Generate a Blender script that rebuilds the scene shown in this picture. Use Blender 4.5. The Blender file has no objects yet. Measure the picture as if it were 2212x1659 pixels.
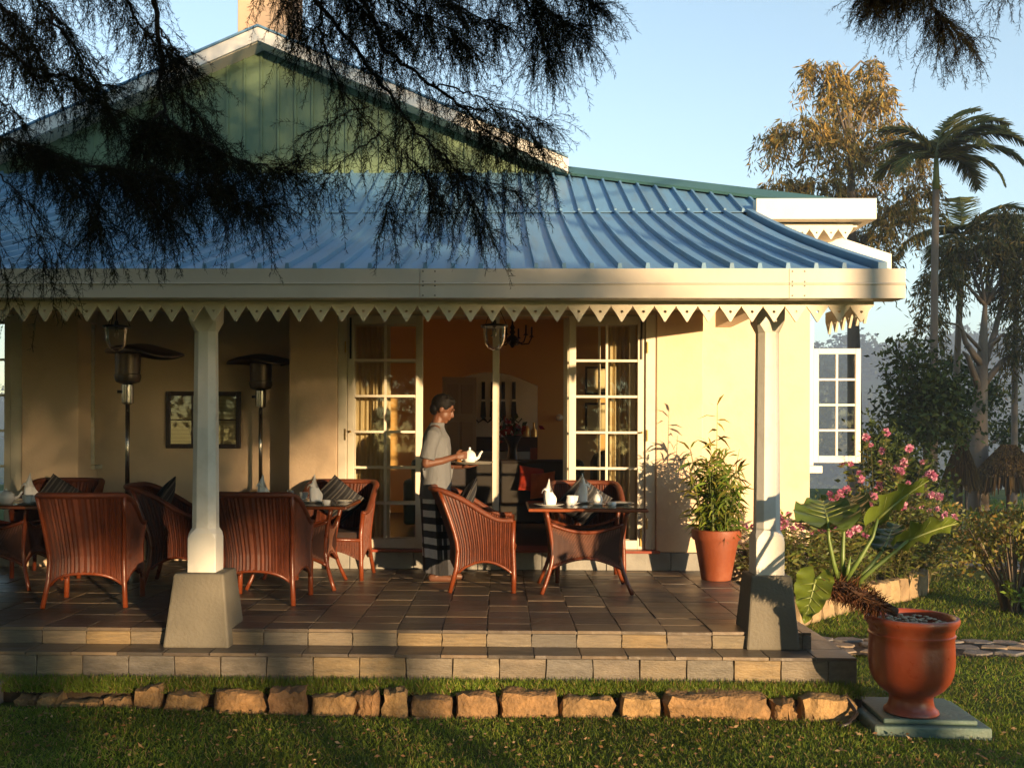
import bpy, math, random
import numpy as np
from mathutils import Vector, Matrix, Euler

# ------------------------------------------------------------------ camera, sky, sun, exposure
S = bpy.context.scene
R = math.radians
CAM_Z = 1.32
YAW, ROLL = R(1.2), R(0.2)
cam_data = bpy.data.cameras.new('camera')
cam = bpy.data.objects.new('camera', cam_data)
S.collection.objects.link(cam)
cam_data.lens = 35.0
cam_data.sensor_width = 36.0
cam_data.shift_x = 0.0303
cam_data.shift_y = 0.0477
cam_data.clip_start = 0.05
cam_data.clip_end = 4000
CAM_R = Matrix.Rotation(YAW, 3, 'Z') @ Matrix.Rotation(R(90), 3, 'X') @ Matrix.Rotation(ROLL, 3, 'Z')
cam.matrix_world = Matrix.Translation((0, 0, CAM_Z)) @ CAM_R.to_4x4()
S.camera = cam

SUN_AZ, SUN_EL = R(31), R(4.0)          # azimuth: to the right of straight behind the camera
to_sun = Vector((math.sin(SUN_AZ)*math.cos(SUN_EL), -math.cos(SUN_AZ)*math.cos(SUN_EL), math.sin(SUN_EL)))
W = bpy.data.worlds.new('World'); S.world = W; W.use_nodes = True
nt = W.node_tree
bg = nt.nodes['Background']
sky = nt.nodes.new('ShaderNodeTexSky'); sky.sky_type = 'NISHITA'
sky.sun_disc = False
sky.sun_elevation = SUN_EL
sky.sun_rotation = math.atan2(to_sun.x, to_sun.y)
sky.air_density = 0.92; sky.dust_density = 0.0; sky.ozone_density = 0.85; sky.altitude = 1700
nt.links.new(sky.outputs[0], bg.inputs[0])
bg.inputs[1].default_value = 0.15
sl = bpy.data.lights.new('sun', 'SUN'); sl.energy = 3.0; sl.angle = R(0.8); sl.color = (1.0, 0.69, 0.385)
sun = bpy.data.objects.new('sun', sl); S.collection.objects.link(sun)
sun.rotation_euler = to_sun.to_track_quat('Z', 'Y').to_euler()
sun.location = to_sun*30
S.view_settings.view_transform = 'Standard'; S.view_settings.look = 'None'
S.view_settings.gamma = 1.0; S.view_settings.use_curve_mapping = False
S.view_settings.exposure = 1.9
S.cycles.use_denoising = True
S.cycles.denoiser = 'OPENIMAGEDENOISE'
S.cycles.max_bounces = 7; S.cycles.diffuse_bounces = 4; S.cycles.glossy_bounces = 3
S.cycles.transmission_bounces = 5; S.cycles.transparent_max_bounces = 12; S.cycles.volume_bounces = 0
S.cycles.caustics_reflective = False; S.cycles.caustics_refractive = False
S.cycles.sample_clamp_indirect = 6.0
S.render.use_motion_blur = False

random.seed(7)
rng = np.random.default_rng(11)
C = S.collection

# ------------------------------------------------------------------ helpers
def at(px, py, Y):
    """point at depth Y seen at (px, py) of a 2212 x 1659 view"""
    d = CAM_R @ Vector(((px-1039.0)/2150.0, (935.0-py)/2150.0, -1.0))
    t = Y/d.y
    return Vector((d.x*t, Y, CAM_Z + d.z*t))

class MB:
    def __init__(s): s.v = []; s.f = []; s.m = []
    def add(s, vs, fs, m=0):
        o = len(s.v); s.v.extend([tuple(v) for v in vs])
        s.f.extend([tuple(i+o for i in f) for f in fs]); s.m.extend([m]*len(fs)); return s
    def box(s, x0, x1, y0, y1, z0, z1, m=0):
        return s.add([(x0,y0,z0),(x1,y0,z0),(x1,y1,z0),(x0,y1,z0),(x0,y0,z1),(x1,y0,z1),(x1,y1,z1),(x0,y1,z1)],
                     [(0,3,2,1),(4,5,6,7),(0,1,5,4),(1,2,6,5),(2,3,7,6),(3,0,4,7)], m)
    def frustum(s, c, w0, d0, w1, d1, z0, z1, m=0, shift=(0,0)):
        x, y = c; X, Y = x+shift[0], y+shift[1]
        return s.add([(x-w0,y-d0,z0),(x+w0,y-d0,z0),(x+w0,y+d0,z0),(x-w0,y+d0,z0),
                      (X-w1,Y-d1,z1),(X+w1,Y-d1,z1),(X+w1,Y+d1,z1),(X-w1,Y+d1,z1)],
                     [(0,3,2,1),(4,5,6,7),(0,1,5,4),(1,2,6,5),(2,3,7,6),(3,0,4,7)], m)
    def tube(s, pts, r, n=8, m=0, cap=True, flat=1.0):
        P = [Vector(p) for p in pts]; k = len(P)
        rs = r if hasattr(r, '__len__') else [r]*k
        vs, fs = [], []
        ref = None
        for i in range(k):
            t = (P[min(i+1,k-1)] - P[max(i-1,0)])
            if t.length < 1e-9: t = Vector((0,0,1))
            t.normalize()
            if ref is None:
                ref = Vector((1,0,0)) if abs(t.x) < 0.8 else Vector((0,1,0))
            u = ref - t*ref.dot(t)
            if u.length < 1e-6: u = t.orthogonal()
            u.normalize(); w = t.cross(u); ref = u
            for j in range(n):
                a = 2*math.pi*j/n
                vs.append(P[i] + (u*math.cos(a) + w*math.sin(a)*flat)*rs[i])
        for i in range(k-1):
            for j in range(n):
                fs.append((i*n+j, i*n+(j+1)%n, (i+1)*n+(j+1)%n, (i+1)*n+j))
        if cap:
            fs.append(tuple(reversed(range(n)))); fs.append(tuple(range((k-1)*n, k*n)))
        return s.add(vs, fs, m)
    def lathe(s, prof, n=24, c=(0,0,0), m=0, sx=1.0, sy=1.0):
        vs, fs = [], []
        for r, z in prof:
            for j in range(n):
                a = 2*math.pi*j/n
                vs.append((c[0]+r*sx*math.cos(a), c[1]+r*sy*math.sin(a), c[2]+z))
        k = len(prof)
        for i in range(k-1):
            for j in range(n):
                fs.append((i*n+j, i*n+(j+1)%n, (i+1)*n+(j+1)%n, (i+1)*n+j))
        if prof[0][0] > 1e-5: fs.append(tuple(reversed(range(n))))
        if prof[-1][0] > 1e-5: fs.append(tuple(range((k-1)*n, k*n)))
        return s.add(vs, fs, m)
    def prism(s, poly, y0, y1, m=0):
        """polygon in x,z (counter-clockwise seen from -y) extruded along y"""
        n = len(poly)
        vs = [(p[0], y0, p[1]) for p in poly] + [(p[0], y1, p[1]) for p in poly]
        fs = [tuple(range(n)), tuple(reversed(range(n, 2*n)))]
        fs += [(j, j+n, (j+1)%n+n, (j+1)%n) for j in range(n)]
        return s.add(vs, fs, m)
    def slab(s, quad, th, m=0):
        """four points, thickened downwards"""
        q = [Vector(p) for p in quad]; d = Vector((0,0,-th))
        return s.add(q + [p+d for p in q], [(0,1,2,3),(7,6,5,4),(0,4,5,1),(1,5,6,2),(2,6,7,3),(3,7,4,0)], m)
    def rot(s, M):
        s.v = [tuple(M @ Vector(v)) for v in s.v]; return s
    def mesh(s, name, mats, smooth=False):
        me = bpy.data.meshes.new(name)
        me.from_pydata(s.v, [], s.f); 
        for m in (mats if isinstance(mats, (list, tuple)) else [mats]): me.materials.append(m)
        if any(s.m): me.polygons.foreach_set('material_index', s.m)
        if smooth: me.polygons.foreach_set('use_smooth', [True]*len(me.polygons))
        me.update(); return me
    def build(s, name, mats, parent=None, smooth=False, bevel=0, loc=None, rz=0, sharp=None):
        o = bpy.data.objects.new(name, s.mesh(name, mats, smooth)); C.objects.link(o)
        if parent: o.parent = parent
        if loc is not None: o.location = loc
        if rz: o.rotation_euler.z = rz
        if bevel:
            b = o.modifiers.new('bevel', 'BEVEL'); b.width = bevel; b.segments = 2; b.limit_method = 'ANGLE'; b.angle_limit = R(40)
        if smooth and sharp:
            o.data.set_sharp_from_angle(angle=R(sharp))
        return o

def np_mesh(name, V, F, mats, parent=None, col=None, smooth=False, mi=None, uv=None):
    me = bpy.data.meshes.new(name)
    V = np.asarray(V, dtype=np.float32); F = np.asarray(F, dtype=np.int32)
    nf, k = F.shape
    me.vertices.add(len(V)); me.vertices.foreach_set('co', V.ravel())
    me.loops.add(nf*k); me.loops.foreach_set('vertex_index', F.ravel())
    me.polygons.add(nf); me.polygons.foreach_set('loop_start', np.arange(0, nf*k, k, dtype=np.int32))
    try: me.polygons.foreach_set('loop_total', np.full(nf, k, dtype=np.int32))
    except Exception: pass
    for m in (mats if isinstance(mats, (list, tuple)) else [mats]): me.materials.append(m)
    if mi is not None: me.polygons.foreach_set('material_index', np.asarray(mi, dtype=np.int32))
    if smooth: me.polygons.foreach_set('use_smooth', np.ones(nf, dtype=bool))
    if col is not None:
        a = me.color_attributes.new('tint', 'FLOAT_COLOR', 'POINT')
        c4 = np.ones((len(V), 4), dtype=np.float32); c4[:, :3] = col
        a.data.foreach_set('color', c4.ravel())
    me.update(calc_edges=True); me.validate()
    o = bpy.data.objects.new(name, me); C.objects.link(o)
    if parent: o.parent = parent
    return o

def inst(o, name=None, loc=None, rz=None, parent=None, rot=None, scale=None):
    c = o.copy(); C.objects.link(c)
    if name: c.name = name
    if parent is not None: c.parent = parent
    if loc is not None: c.location = loc
    if rz is not None: c.rotation_euler.z = rz
    if rot is not None: c.rotation_euler = rot
    if scale is not None: c.scale = scale if hasattr(scale, '__len__') else (scale,)*3
    return c

def mesh_obj(name, me, parent=None, loc=(0,0,0), rot=(0,0,0)):
    o = bpy.data.objects.new(name, me); C.objects.link(o)
    if parent: o.parent = parent
    o.location = loc; o.rotation_euler = rot
    return o

def empty(name, loc=(0,0,0), rz=0, label=None, cat=None, group=None, kind=None):
    o = bpy.data.objects.new(name, None); C.objects.link(o)
    o.empty_display_size = 0.1
    o.location = loc; o.rotation_euler.z = rz
    tag(o, label, cat, group, kind); return o

def tag(o, label=None, cat=None, group=None, kind=None):
    if label: o['label'] = label
    if cat: o['category'] = cat
    if group: o['group'] = group
    if kind: o['kind'] = kind
    return o

def copy_tree(o, loc, rz=None, label=None, parent=None):
    c = o.copy(); C.objects.link(c); c.parent = parent
    if loc is not None: c.location = loc
    if rz is not None: c.rotation_euler.z = rz
    if label: c['label'] = label
    for ch in list(o.children):
        k = copy_tree(ch, None, None, None, c)
    return c

# ------------------------------------------------------------------ materials
def lin(r, g, b):
    f = lambda v: (v/255/12.92) if v/255 <= 0.04045 else ((v/255+0.055)/1.055)**2.4
    return (f(r), f(g), f(b))

def mat(name, col, rough=0.6, var=0.12, sc=4.0, bump=0.0, bsc=60.0, metal=0.0, spec=0.5, objvar=0.0,
        ramp=None, coat=0.0, stretch=(1,1,1), attr=False, sss=0.0, dirt=None, dirtsc=2.0, dirtamt=0.5, trans=0.0, rvar=0.0, sheen=0.0, hue=0.0):
    m = bpy.data.materials.new(name); m.use_nodes = True
    t = m.node_tree; N = t.nodes; L = t.links
    b = N['Principled BSDF']
    b.inputs['Metallic'].default_value = metal
    b.inputs['Roughness'].default_value = rough
    b.inputs['Specular IOR Level'].default_value = spec
    if coat: b.inputs['Coat Weight'].default_value = coat; b.inputs['Coat Roughness'].default_value = 0.15
    tc = N.new('ShaderNodeTexCoord'); oi = N.new('ShaderNodeObjectInfo')
    ad = N.new('ShaderNodeVectorMath'); ad.operation = 'MULTIPLY_ADD'
    ad.inputs[1].default_value = stretch
    sc3 = N.new('ShaderNodeVectorMath'); sc3.operation = 'SCALE'; sc3.inputs[0].default_value = (13.1, 7.7, 5.3)
    L.new(oi.outputs['Random'], sc3.inputs['Scale'])
    L.new(tc.outputs['Object'], ad.inputs[0]); L.new(sc3.outputs[0], ad.inputs[2])
    no = N.new('ShaderNodeTexNoise'); no.inputs['Scale'].default_value = sc; no.inputs['Detail'].default_value = 6
    no.inputs['Roughness'].default_value = 0.6
    L.new(ad.outputs[0], no.inputs['Vector'])
    if ramp:
        cr = N.new('ShaderNodeValToRGB')
        while len(cr.color_ramp.elements) < len(ramp): cr.color_ramp.elements.new(0.5)
        for i, c in enumerate(ramp):
            cr.color_ramp.elements[i].position = i/(len(ramp)-1); cr.color_ramp.elements[i].color = (*c, 1)
        L.new(oi.outputs['Random'], cr.inputs[0]); base = cr.outputs[0]
    elif attr:
        at_ = N.new('ShaderNodeAttribute'); at_.attribute_name = 'tint'; base = at_.outputs['Color']
    else:
        rg = N.new('ShaderNodeRGB'); rg.outputs[0].default_value = (*col, 1); base = rg.outputs[0]
    # value factor
    mr = N.new('ShaderNodeMapRange'); mr.inputs['From Min'].default_value = 0.25; mr.inputs['From Max'].default_value = 0.75
    mr.inputs['To Min'].default_value = 1-var; mr.inputs['To Max'].default_value = 1+var
    L.new(no.outputs['Fac'], mr.inputs['Value'])
    fac = mr.outputs[0]
    if objvar:
        m2 = N.new('ShaderNodeMath'); m2.operation = 'MULTIPLY_ADD'; m2.inputs[1].default_value = 2*objvar; m2.inputs[2].default_value = 1-objvar
        L.new(oi.outputs['Random'], m2.inputs[0])
        m3 = N.new('ShaderNodeMath'); m3.operation = 'MULTIPLY'; L.new(fac, m3.inputs[0]); L.new(m2.outputs[0], m3.inputs[1]); fac = m3.outputs[0]
    vs = N.new('ShaderNodeVectorMath'); vs.operation = 'SCALE'
    L.new(base, vs.inputs[0]); L.new(fac, vs.inputs['Scale'])
    out = vs.outputs[0]
    if dirt:
        n2 = N.new('ShaderNodeTexNoise'); n2.inputs['Scale'].default_value = dirtsc; n2.inputs['Detail'].default_value = 8; n2.inputs['Roughness'].default_value = 0.7
        L.new(ad.outputs[0], n2.inputs['Vector'])
        mp = N.new('ShaderNodeMapRange'); mp.inputs['From Min'].default_value = 0.5; mp.inputs['From Max'].default_value = 0.72
        mp.inputs['To Max'].default_value = dirtamt
        L.new(n2.outputs['Fac'], mp.inputs['Value'])
        mx = N.new('ShaderNodeMix'); mx.data_type = 'RGBA'
        L.new(mp.outputs[0], mx.inputs[0]); L.new(out, mx.inputs[6]); mx.inputs[7].default_value = (*dirt, 1); out = mx.outputs[2]
    L.new(out, b.inputs['Base Color'])
    if rvar:
        mq = N.new('ShaderNodeMapRange'); mq.inputs['From Min'].default_value = 0.3; mq.inputs['From Max'].default_value = 0.7
        mq.inputs['To Min'].default_value = max(0.03, rough-rvar); mq.inputs['To Max'].default_value = min(1, rough+rvar)
        L.new(no.outputs['Fac'], mq.inputs['Value']); L.new(mq.outputs[0], b.inputs['Roughness'])
    if bump:
        n3 = N.new('ShaderNodeTexNoise'); n3.inputs['Scale'].default_value = bsc; n3.inputs['Detail'].default_value = 5
        L.new(ad.outputs[0], n3.inputs['Vector'])
        bu = N.new('ShaderNodeBump'); bu.inputs['Strength'].default_value = bump; bu.inputs['Distance'].default_value = 0.02
        L.new(n3.outputs['Fac'], bu.inputs['Height']); L.new(bu.outputs[0], b.inputs['Normal'])
    if trans:
        # thin leaves let light through
        tr = N.new('ShaderNodeBsdfTranslucent'); L.new(out, tr.inputs['Color'])
        ms = N.new('ShaderNodeMixShader'); ms.inputs[0].default_value = trans
        L.new(b.outputs[0], ms.inputs[1]); L.new(tr.outputs[0], ms.inputs[2])
        L.new(ms.outputs[0], N['Material Output'].inputs['Surface'])
    if sheen: b.inputs['Sheen Weight'].default_value = sheen
    m['b'] = 1
    return m

def glass_mat(name, tint=(0.9,0.95,0.95), refl=0.12):
    m = bpy.data.materials.new(name); m.use_nodes = True
    t = m.node_tree; N = t.nodes; L = t.links; N.clear()
    o = N.new('ShaderNodeOutputMaterial'); tr = N.new('ShaderNodeBsdfTransparent'); tr.inputs[0].default_value = (*tint, 1)
    g = N.new('ShaderNodeBsdfGlossy'); g.inputs['Roughness'].default_value = 0.02
    fr = N.new('ShaderNodeFresnel'); fr.inputs['IOR'].default_value = 1.5
    ma = N.new('ShaderNodeMath'); ma.operation = 'MULTIPLY_ADD'; ma.inputs[1].default_value = 0.55; ma.inputs[2].default_value = refl*0.12
    L.new(fr.outputs[0], ma.inputs[0])
    mx = N.new('ShaderNodeMixShader'); L.new(ma.outputs[0], mx.inputs[0]); L.new(tr.outputs[0], mx.inputs[1]); L.new(g.outputs[0], mx.inputs[2])
    L.new(mx.outputs[0], o.inputs['Surface'])
    return m

K = {}
K['wall'] = mat('cream_plaster', (0.78,0.585,0.39), 0.85, 0.05, 1.5, 0.12, 45, dirt=(0.56,0.39,0.25), dirtsc=1.4, dirtamt=0.5)
K['interior'] = mat('ochre_plaster', (0.68,0.42,0.155), 0.85, 0.05, 1.2, 0.05, 40)
K['trim'] = mat('cream_paint', (0.72,0.65,0.50), 0.5, 0.05, 3, 0.04, 30, dirt=(0.40,0.31,0.20), dirtsc=3.0, dirtamt=0.4)
K['white'] = mat('white_paint', (0.78,0.75,0.66), 0.5, 0.05, 3, 0.04, 30, dirt=(0.5,0.45,0.36), dirtsc=2.5, dirtamt=0.25)
K['column'] = mat('column_paint', (0.74,0.71,0.63), 0.55, 0.05, 3, 0.06, 25, dirt=(0.42,0.36,0.27), dirtsc=3.2, dirtamt=0.5)
K['plinth'] = mat('grey_cement', (0.15,0.133,0.098), 0.75, 0.15, 4, 0.25, 50, dirt=(0.16,0.14,0.10), dirtsc=3.0, dirtamt=0.5)
K['greyplinth'] = mat('slate_plinth', (0.26,0.25,0.22), 0.7, 0.22, 5, 0.2, 40, objvar=0.15)
K['fascia'] = mat('fascia_paint', (0.55,0.49,0.39), 0.42, 0.04, 2, 0.02, 20, dirt=(0.45,0.40,0.31), dirtsc=2.6, dirtamt=0.45, rvar=0.1)
K['roof'] = mat('teal_roof_sky_tint', (0.125,0.265,0.40), 0.50, 0.12, 3.0, 0.0, 30, coat=0.04, objvar=0.08, stretch=(6,0.7,1), dirt=(0.14,0.17,0.16), dirtsc=1.6, dirtamt=0.55, rvar=0.05)  # teal paint shifted to blue: the sky's reflection put into the base colour
K['cap'] = mat('green_ridge_paint', (0.055,0.14,0.13), 0.4, 0.12, 3.0, 0.03, 30, coat=0.2)
K['gable'] = mat('green_boards', (0.125,0.19,0.10), 0.55, 0.14, 2.0, 0.06, 30, objvar=0.10, stretch=(4,4,0.6), dirt=(0.10,0.14,0.07), dirtsc=1.5, dirtamt=0.5)
K['chimney'] = mat('chimney_plaster', (0.50,0.36,0.24), 0.85, 0.08, 2, 0.15, 30)
K['ceiling'] = mat('veranda_ceiling', (0.60,0.52,0.38), 0.6, 0.05, 3)
K['tile'] = mat('slate_floor', (0.1,0.08,0.06), 0.42, 0.30, 5.0, 0.22, 28, ramp=[(0.13,0.094,0.064),(0.065,0.057,0.050),(0.165,0.118,0.076),(0.10,0.085,0.072),(0.20,0.145,0.09),(0.08,0.070,0.060)], stretch=(0.6,1.8,1), rvar=0.14, dirt=(0.17,0.13,0.09), dirtsc=7, dirtamt=0.35)
K['riser'] = mat('riser_stone', (0.3,0.22,0.12), 0.6, 0.34, 7.0, 0.4, 30, ramp=[(0.20,0.16,0.10),(0.11,0.10,0.085),(0.24,0.165,0.075),(0.14,0.12,0.092),(0.22,0.17,0.105),(0.125,0.112,0.095),(0.17,0.13,0.085)], dirt=(0.10,0.085,0.06), dirtsc=5, dirtamt=0.75)
K['grout'] = mat('grout', (0.15,0.125,0.095), 0.9, 0.2, 8)
K['stone'] = mat('laterite', (0.33,0.175,0.06), 0.85, 0.5, 11.0, 1.0, 34, ramp=[(0.27,0.15,0.055),(0.20,0.105,0.045),(0.31,0.19,0.075),(0.24,0.125,0.05)], dirt=(0.12,0.075,0.035), dirtsc=9, dirtamt=0.85)
K['pathstone'] = mat('path_stone', (0.2,0.16,0.12), 0.8, 0.25, 6.0, 0.4, 30, ramp=[(0.22,0.17,0.12),(0.15,0.14,0.13),(0.27,0.20,0.13),(0.18,0.15,0.12)])
K['soil'] = mat('soil', (0.055,0.036,0.018), 0.95, 0.4, 8, 0.5, 40)
K['rattan'] = mat('lacquered_rattan', (0.165,0.036,0.010), 0.34, 0.22, 14, 0.10, 90, spec=0.55, objvar=0.10, coat=0.15, rvar=0.1)
K['weave2'] = mat('woven_rattan_groove_shade', (0.075,0.017,0.006), 0.5, 0.3, 22, 0.25, 160, objvar=0.1)  # darker copy of the weave; groove shade put into the colour so ribs show
K['weave'] = mat('woven_rattan', (0.125,0.029,0.009), 0.55, 0.34, 22, 0.35, 160, spec=0.5, objvar=0.10, rvar=0.1)
K['tabletop'] = mat('table_wood', (0.24,0.06,0.016), 0.30, 0.2, 12, 0.05, 60, coat=0.3)
K['tableglass'] = mat('dark_glass_top', (0.018,0.014,0.012), 0.04, 0.1, 4, spec=0.7, coat=0.6)
K['panelweave'] = mat('dark_woven_panel', (0.20,0.085,0.05), 0.5, 0.3, 30, 0.2, 160)
K['panelback'] = mat('panel_backing', (0.05,0.016,0.008), 0.7, 0.2, 20)
K['china'] = mat('white_china', (0.80,0.79,0.76), 0.14, 0.02, 5, spec=0.6, coat=0.4)
K['linen'] = mat('white_linen', (0.82,0.81,0.79), 0.85, 0.04, 20, 0.15, 300)
K['terracotta'] = mat('terracotta', (0.24,0.058,0.02), 0.55, 0.14, 5, 0.10, 40, dirt=(0.45,0.20,0.11), dirtsc=3.5, dirtamt=0.35, rvar=0.1)
K['glazedpot'] = mat('glazed_red_pot', (0.24,0.046,0.016), 0.36, 0.22, 5, 0.10, 40, coat=0.15, dirt=(0.30,0.11,0.055), dirtsc=4.5, dirtamt=0.6, rvar=0.14)
K['slab'] = mat('green_slab', (0.075,0.125,0.10), 0.6, 0.2, 5, 0.2, 40, dirt=(0.17,0.19,0.15), dirtsc=4, dirtamt=0.4)
K['steel'] = mat('brushed_steel', (0.42,0.38,0.33), 0.26, 0.08, 3, metal=1.0, stretch=(1,1,30))
K['darksteel'] = mat('sooty_steel', (0.13,0.10,0.08), 0.4, 0.3, 4, metal=0.9)
K['iron'] = mat('black_iron', (0.018,0.014,0.012), 0.4, 0.2, 8, spec=0.5)
K['darkwood'] = mat('dark_wood', (0.035,0.014,0.008), 0.4, 0.3, 8, stretch=(1,1,4))
K['redwood'] = mat('red_wood', (0.22,0.035,0.012), 0.35, 0.3, 8)
K['brass'] = mat('brass', (0.55,0.36,0.12), 0.3, 0.1, 8, metal=1.0)
K['glass'] = glass_mat('window_glass', (0.95,0.95,0.92), 0.05)
K['clearglass'] = glass_mat('lantern_glass', (0.97,0.97,0.95), 0.25)
K['curtain'] = mat('cream_curtain', (0.76,0.64,0.43), 0.9, 0.06, 6, 0.1, 200, trans=0.12)
K['leather'] = mat('dark_upholstery', (0.016,0.010,0.008), 0.5, 0.2, 8)
K['red'] = mat('red_fabric', (0.42,0.035,0.012), 0.8, 0.2, 14)
K['orange'] = mat('orange_fabric', (0.55,0.13,0.02), 0.8, 0.2, 14)
K['paper'] = mat('printed_paper', (0.62,0.52,0.30), 0.8, 0.08, 8)
K['bark'] = mat('grey_bark', (0.13,0.10,0.072), 0.9, 0.35, 5, 0.6, 12, stretch=(1,1,0.3), dirt=(0.24,0.19,0.13), dirtsc=2, dirtamt=0.5)
K['darkbark'] = mat('dark_bark', (0.018,0.012,0.008), 0.95, 0.3, 6, 0.5, 20)
K['needles'] = mat('dark_needles', (0.014,0.015,0.005), 0.9, 0.3, 2, attr=True, spec=0.03)
K['leaf'] = mat('leaf', (0.07,0.12,0.02), 0.5, 0.15, 3, attr=True, trans=0.3, spec=0.4)
K['farleaf'] = mat('far_leaf', (0.06,0.09,0.02), 0.8, 0.15, 0.5, attr=True, trans=0.15, spec=0.2)
K['grass'] = mat('grass_blade', (0.07,0.11,0.02), 0.6, 0.1, 3, attr=True, trans=0.42, spec=0.25)
# ------------------------------------------------------------------ terrain
LAWN = -0.435
def smooth(a, b, x):
    t = np.clip((x-a)/(b-a), 0, 1); return t*t*(3-2*t)
def lawn_h(x, y):
    x = np.asarray(x, dtype=float); y = np.asarray(y, dtype=float)
    h = LAWN + 0.012*np.sin(x*1.7+y*0.9) + 0.010*np.sin(y*2.3-x*0.8) + 0.05*smooth(-1.0, -3.2, x)*smooth(7.0, 6.0, y)
    return h - 28.0*smooth(28, 190, y) - 6*smooth(35, 90, np.abs(x-3))
xs = np.concatenate([np.linspace(-690,-30,20), np.linspace(-28,30,117), np.linspace(33,890,24)])
ys = np.concatenate([np.linspace(-70,-4,24), np.linspace(-3.5,16,79), np.linspace(16.5,34,26), np.linspace(36,260,50)])
GX, GY = np.meshgrid(xs, ys)
GZ = lawn_h(GX, GY)
V = np.stack([GX.ravel(), GY.ravel(), GZ.ravel()], 1)
nx, ny = len(xs), len(ys)
ii, jj = np.meshgrid(np.arange(nx-1), np.arange(ny-1)); b0 = (jj*nx+ii).ravel()
F = np.stack([b0, b0+1, b0+1+nx, b0+nx], 1)
K['lawn'] = mat('lawn_ground', (0.06,0.082,0.016), 0.95, 0.45, 3.0, 0.6, 30, spec=0.1, dirt=(0.085,0.06,0.025), dirtsc=5.0, dirtamt=0.5)
tag(np_mesh('lawn', V, F, K['lawn'], smooth=True), kind='structure')

def hill_h(X, Y):
    x, y = np.asarray(X)/2.0, np.asarray(Y)/2.0
    n = 5*np.sin(x*0.021+1.3) + 3.2*np.sin(x*0.047+y*0.013+0.5) + 1.8*np.sin(x*0.11+y*0.06) + 2.2*np.sin(x*0.073-y*0.03)
    front = -13.4 + 30*smooth(105, 235, y) + n*smooth(110, 220, y) + 0.02*(x-60)
    back = 3*smooth(270, 390, y) + 2*np.sin(x*0.017+2.0)*smooth(280, 390, y)
    return (front + back - CAM_Z)*2.0 + CAM_Z
hx = np.linspace(-660, 860, 96); hy = np.linspace(200, 820, 48)
HX, HY = np.meshgrid(hx, hy); HZ = hill_h(HX, HY)
nx, ny = len(hx), len(hy)
ii, jj = np.meshgrid(np.arange(nx-1), np.arange(ny-1)); b0 = (jj*nx+ii).ravel()
K['hill'] = mat('hill_ground', (0.045,0.062,0.022), 0.95, 0.4, 0.05, spec=0.1)
tag(np_mesh('hills', np.stack([HX.ravel(), HY.ravel(), HZ.ravel()], 1), np.stack([b0, b0+1, b0+1+nx, b0+nx], 1), K['hill'], smooth=True), kind='structure')

# ------------------------------------------------------------------ veranda floor and steps
EDGE_Y, TREAD_Y, WALL_Y = 6.66, 6.40, 9.64
FLOOR_X1, LOW_X1, LEFT_X = 2.06, 2.27, -8.2
LOWZ, STRIPZ = -0.107, -0.272
vf = MB().box(LEFT_X, FLOOR_X1-0.003, EDGE_Y+0.012, 10.7, LOWZ-0.1, -0.007).build('veranda_floor', K['grout'])
tag(vf, 'veranda floor of dark slate tiles', kind='structure')
vs = MB().box(LEFT_X, LOW_X1-0.012, TREAD_Y+0.012, 10.55, -0.6, LOWZ-0.006).build('veranda_steps', K['grout'])
tag(vs, 'long low stone steps along the veranda', kind='structure')
TW, TD = 0.30, 0.475
def chip_mesh(name, w, d, h, m, n=4, amp=0.003, seed=0):
    """a thin stone tile with a slightly uneven rim"""
    r = random.Random(seed); g = 0.0035
    top = []
    for (x0,y0),(x1,y1) in (((g,g),(w-g,g)),((w-g,g),(w-g,d-g)),((w-g,d-g),(g,d-g)),((g,d-g),(g,g))):
        for i in range(n):
            t = i/n; top.append((x0+(x1-x0)*t+r.uniform(-amp,amp), y0+(y1-y0)*t+r.uniform(-amp,amp)))
    k = len(top); b = MB()
    vsx = [(x,y,-0.002) for x,y in top] + [(x,y,-h) for x,y in top] + [((x-w/2)*0.985+w/2,(y-d/2)*0.985+d/2,0.0) for x,y in top]
    fs = [(k+(i+1)%k, i+0, i, k+i) for i in range(0)]
    for i in range(k):
        j = (i+1)%k
        fs.append((k+i, k+j, j, i)); fs.append((i, j, 2*k+j, 2*k+i))
    fs.append(tuple(range(2*k, 3*k)))
    b.add(vsx, fs); return b.mesh(name, m)
TD = 0.2375
floor_meshes = [chip_mesh('tile', TW, TD, 0.02, K['tile'], n=3, seed=s) for s in range(6)]
X0 = -0.097
hidden = MB()
cand = []
col_i = int(math.floor((-6.4-X0)/TW))
while X0+col_i*TW < FLOOR_X1-0.02:
    xa = X0+col_i*TW
    for r_ in range(14):
        cand.append((xa, EDGE_Y+r_*TD, min(TW, FLOOR_X1-xa)))
    col_i += 1
seen = sorted([c for c in cand if c[0]+TW > -0.512*c[1]-0.05 and c[1] < 9.6], key=lambda c: c[1])[:296]
for (xa, ya, w) in cand:
    if (xa, ya, w) in seen:
        o = mesh_obj('tile', random.choice(floor_meshes), vf, (xa+random.uniform(-0.003,0.003), ya, random.uniform(-0.0022,0.0022)))
        o.rotation_euler = (random.uniform(-0.004,0.004), random.uniform(-0.004,0.004), random.uniform(-0.006,0.006))
        if w < TW-1e-4: o.scale.x = w/TW
    else:
        hidden.box(xa+0.003, xa+w-0.003, ya+0.003, ya+TD-0.003, -0.02, 0.0)
tag(hidden.build('tiles', K['tile'], vf), kind='stuff')
tread_m = [chip_mesh('tread_tile', TW, 0.262, 0.02, K['tile'], seed=20+s) for s in range(4)]
riser_m = [chip_mesh('riser_tile', TW, 1.0, 0.02, K['riser'], seed=30+s, amp=0.004) for s in range(5)]
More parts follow.
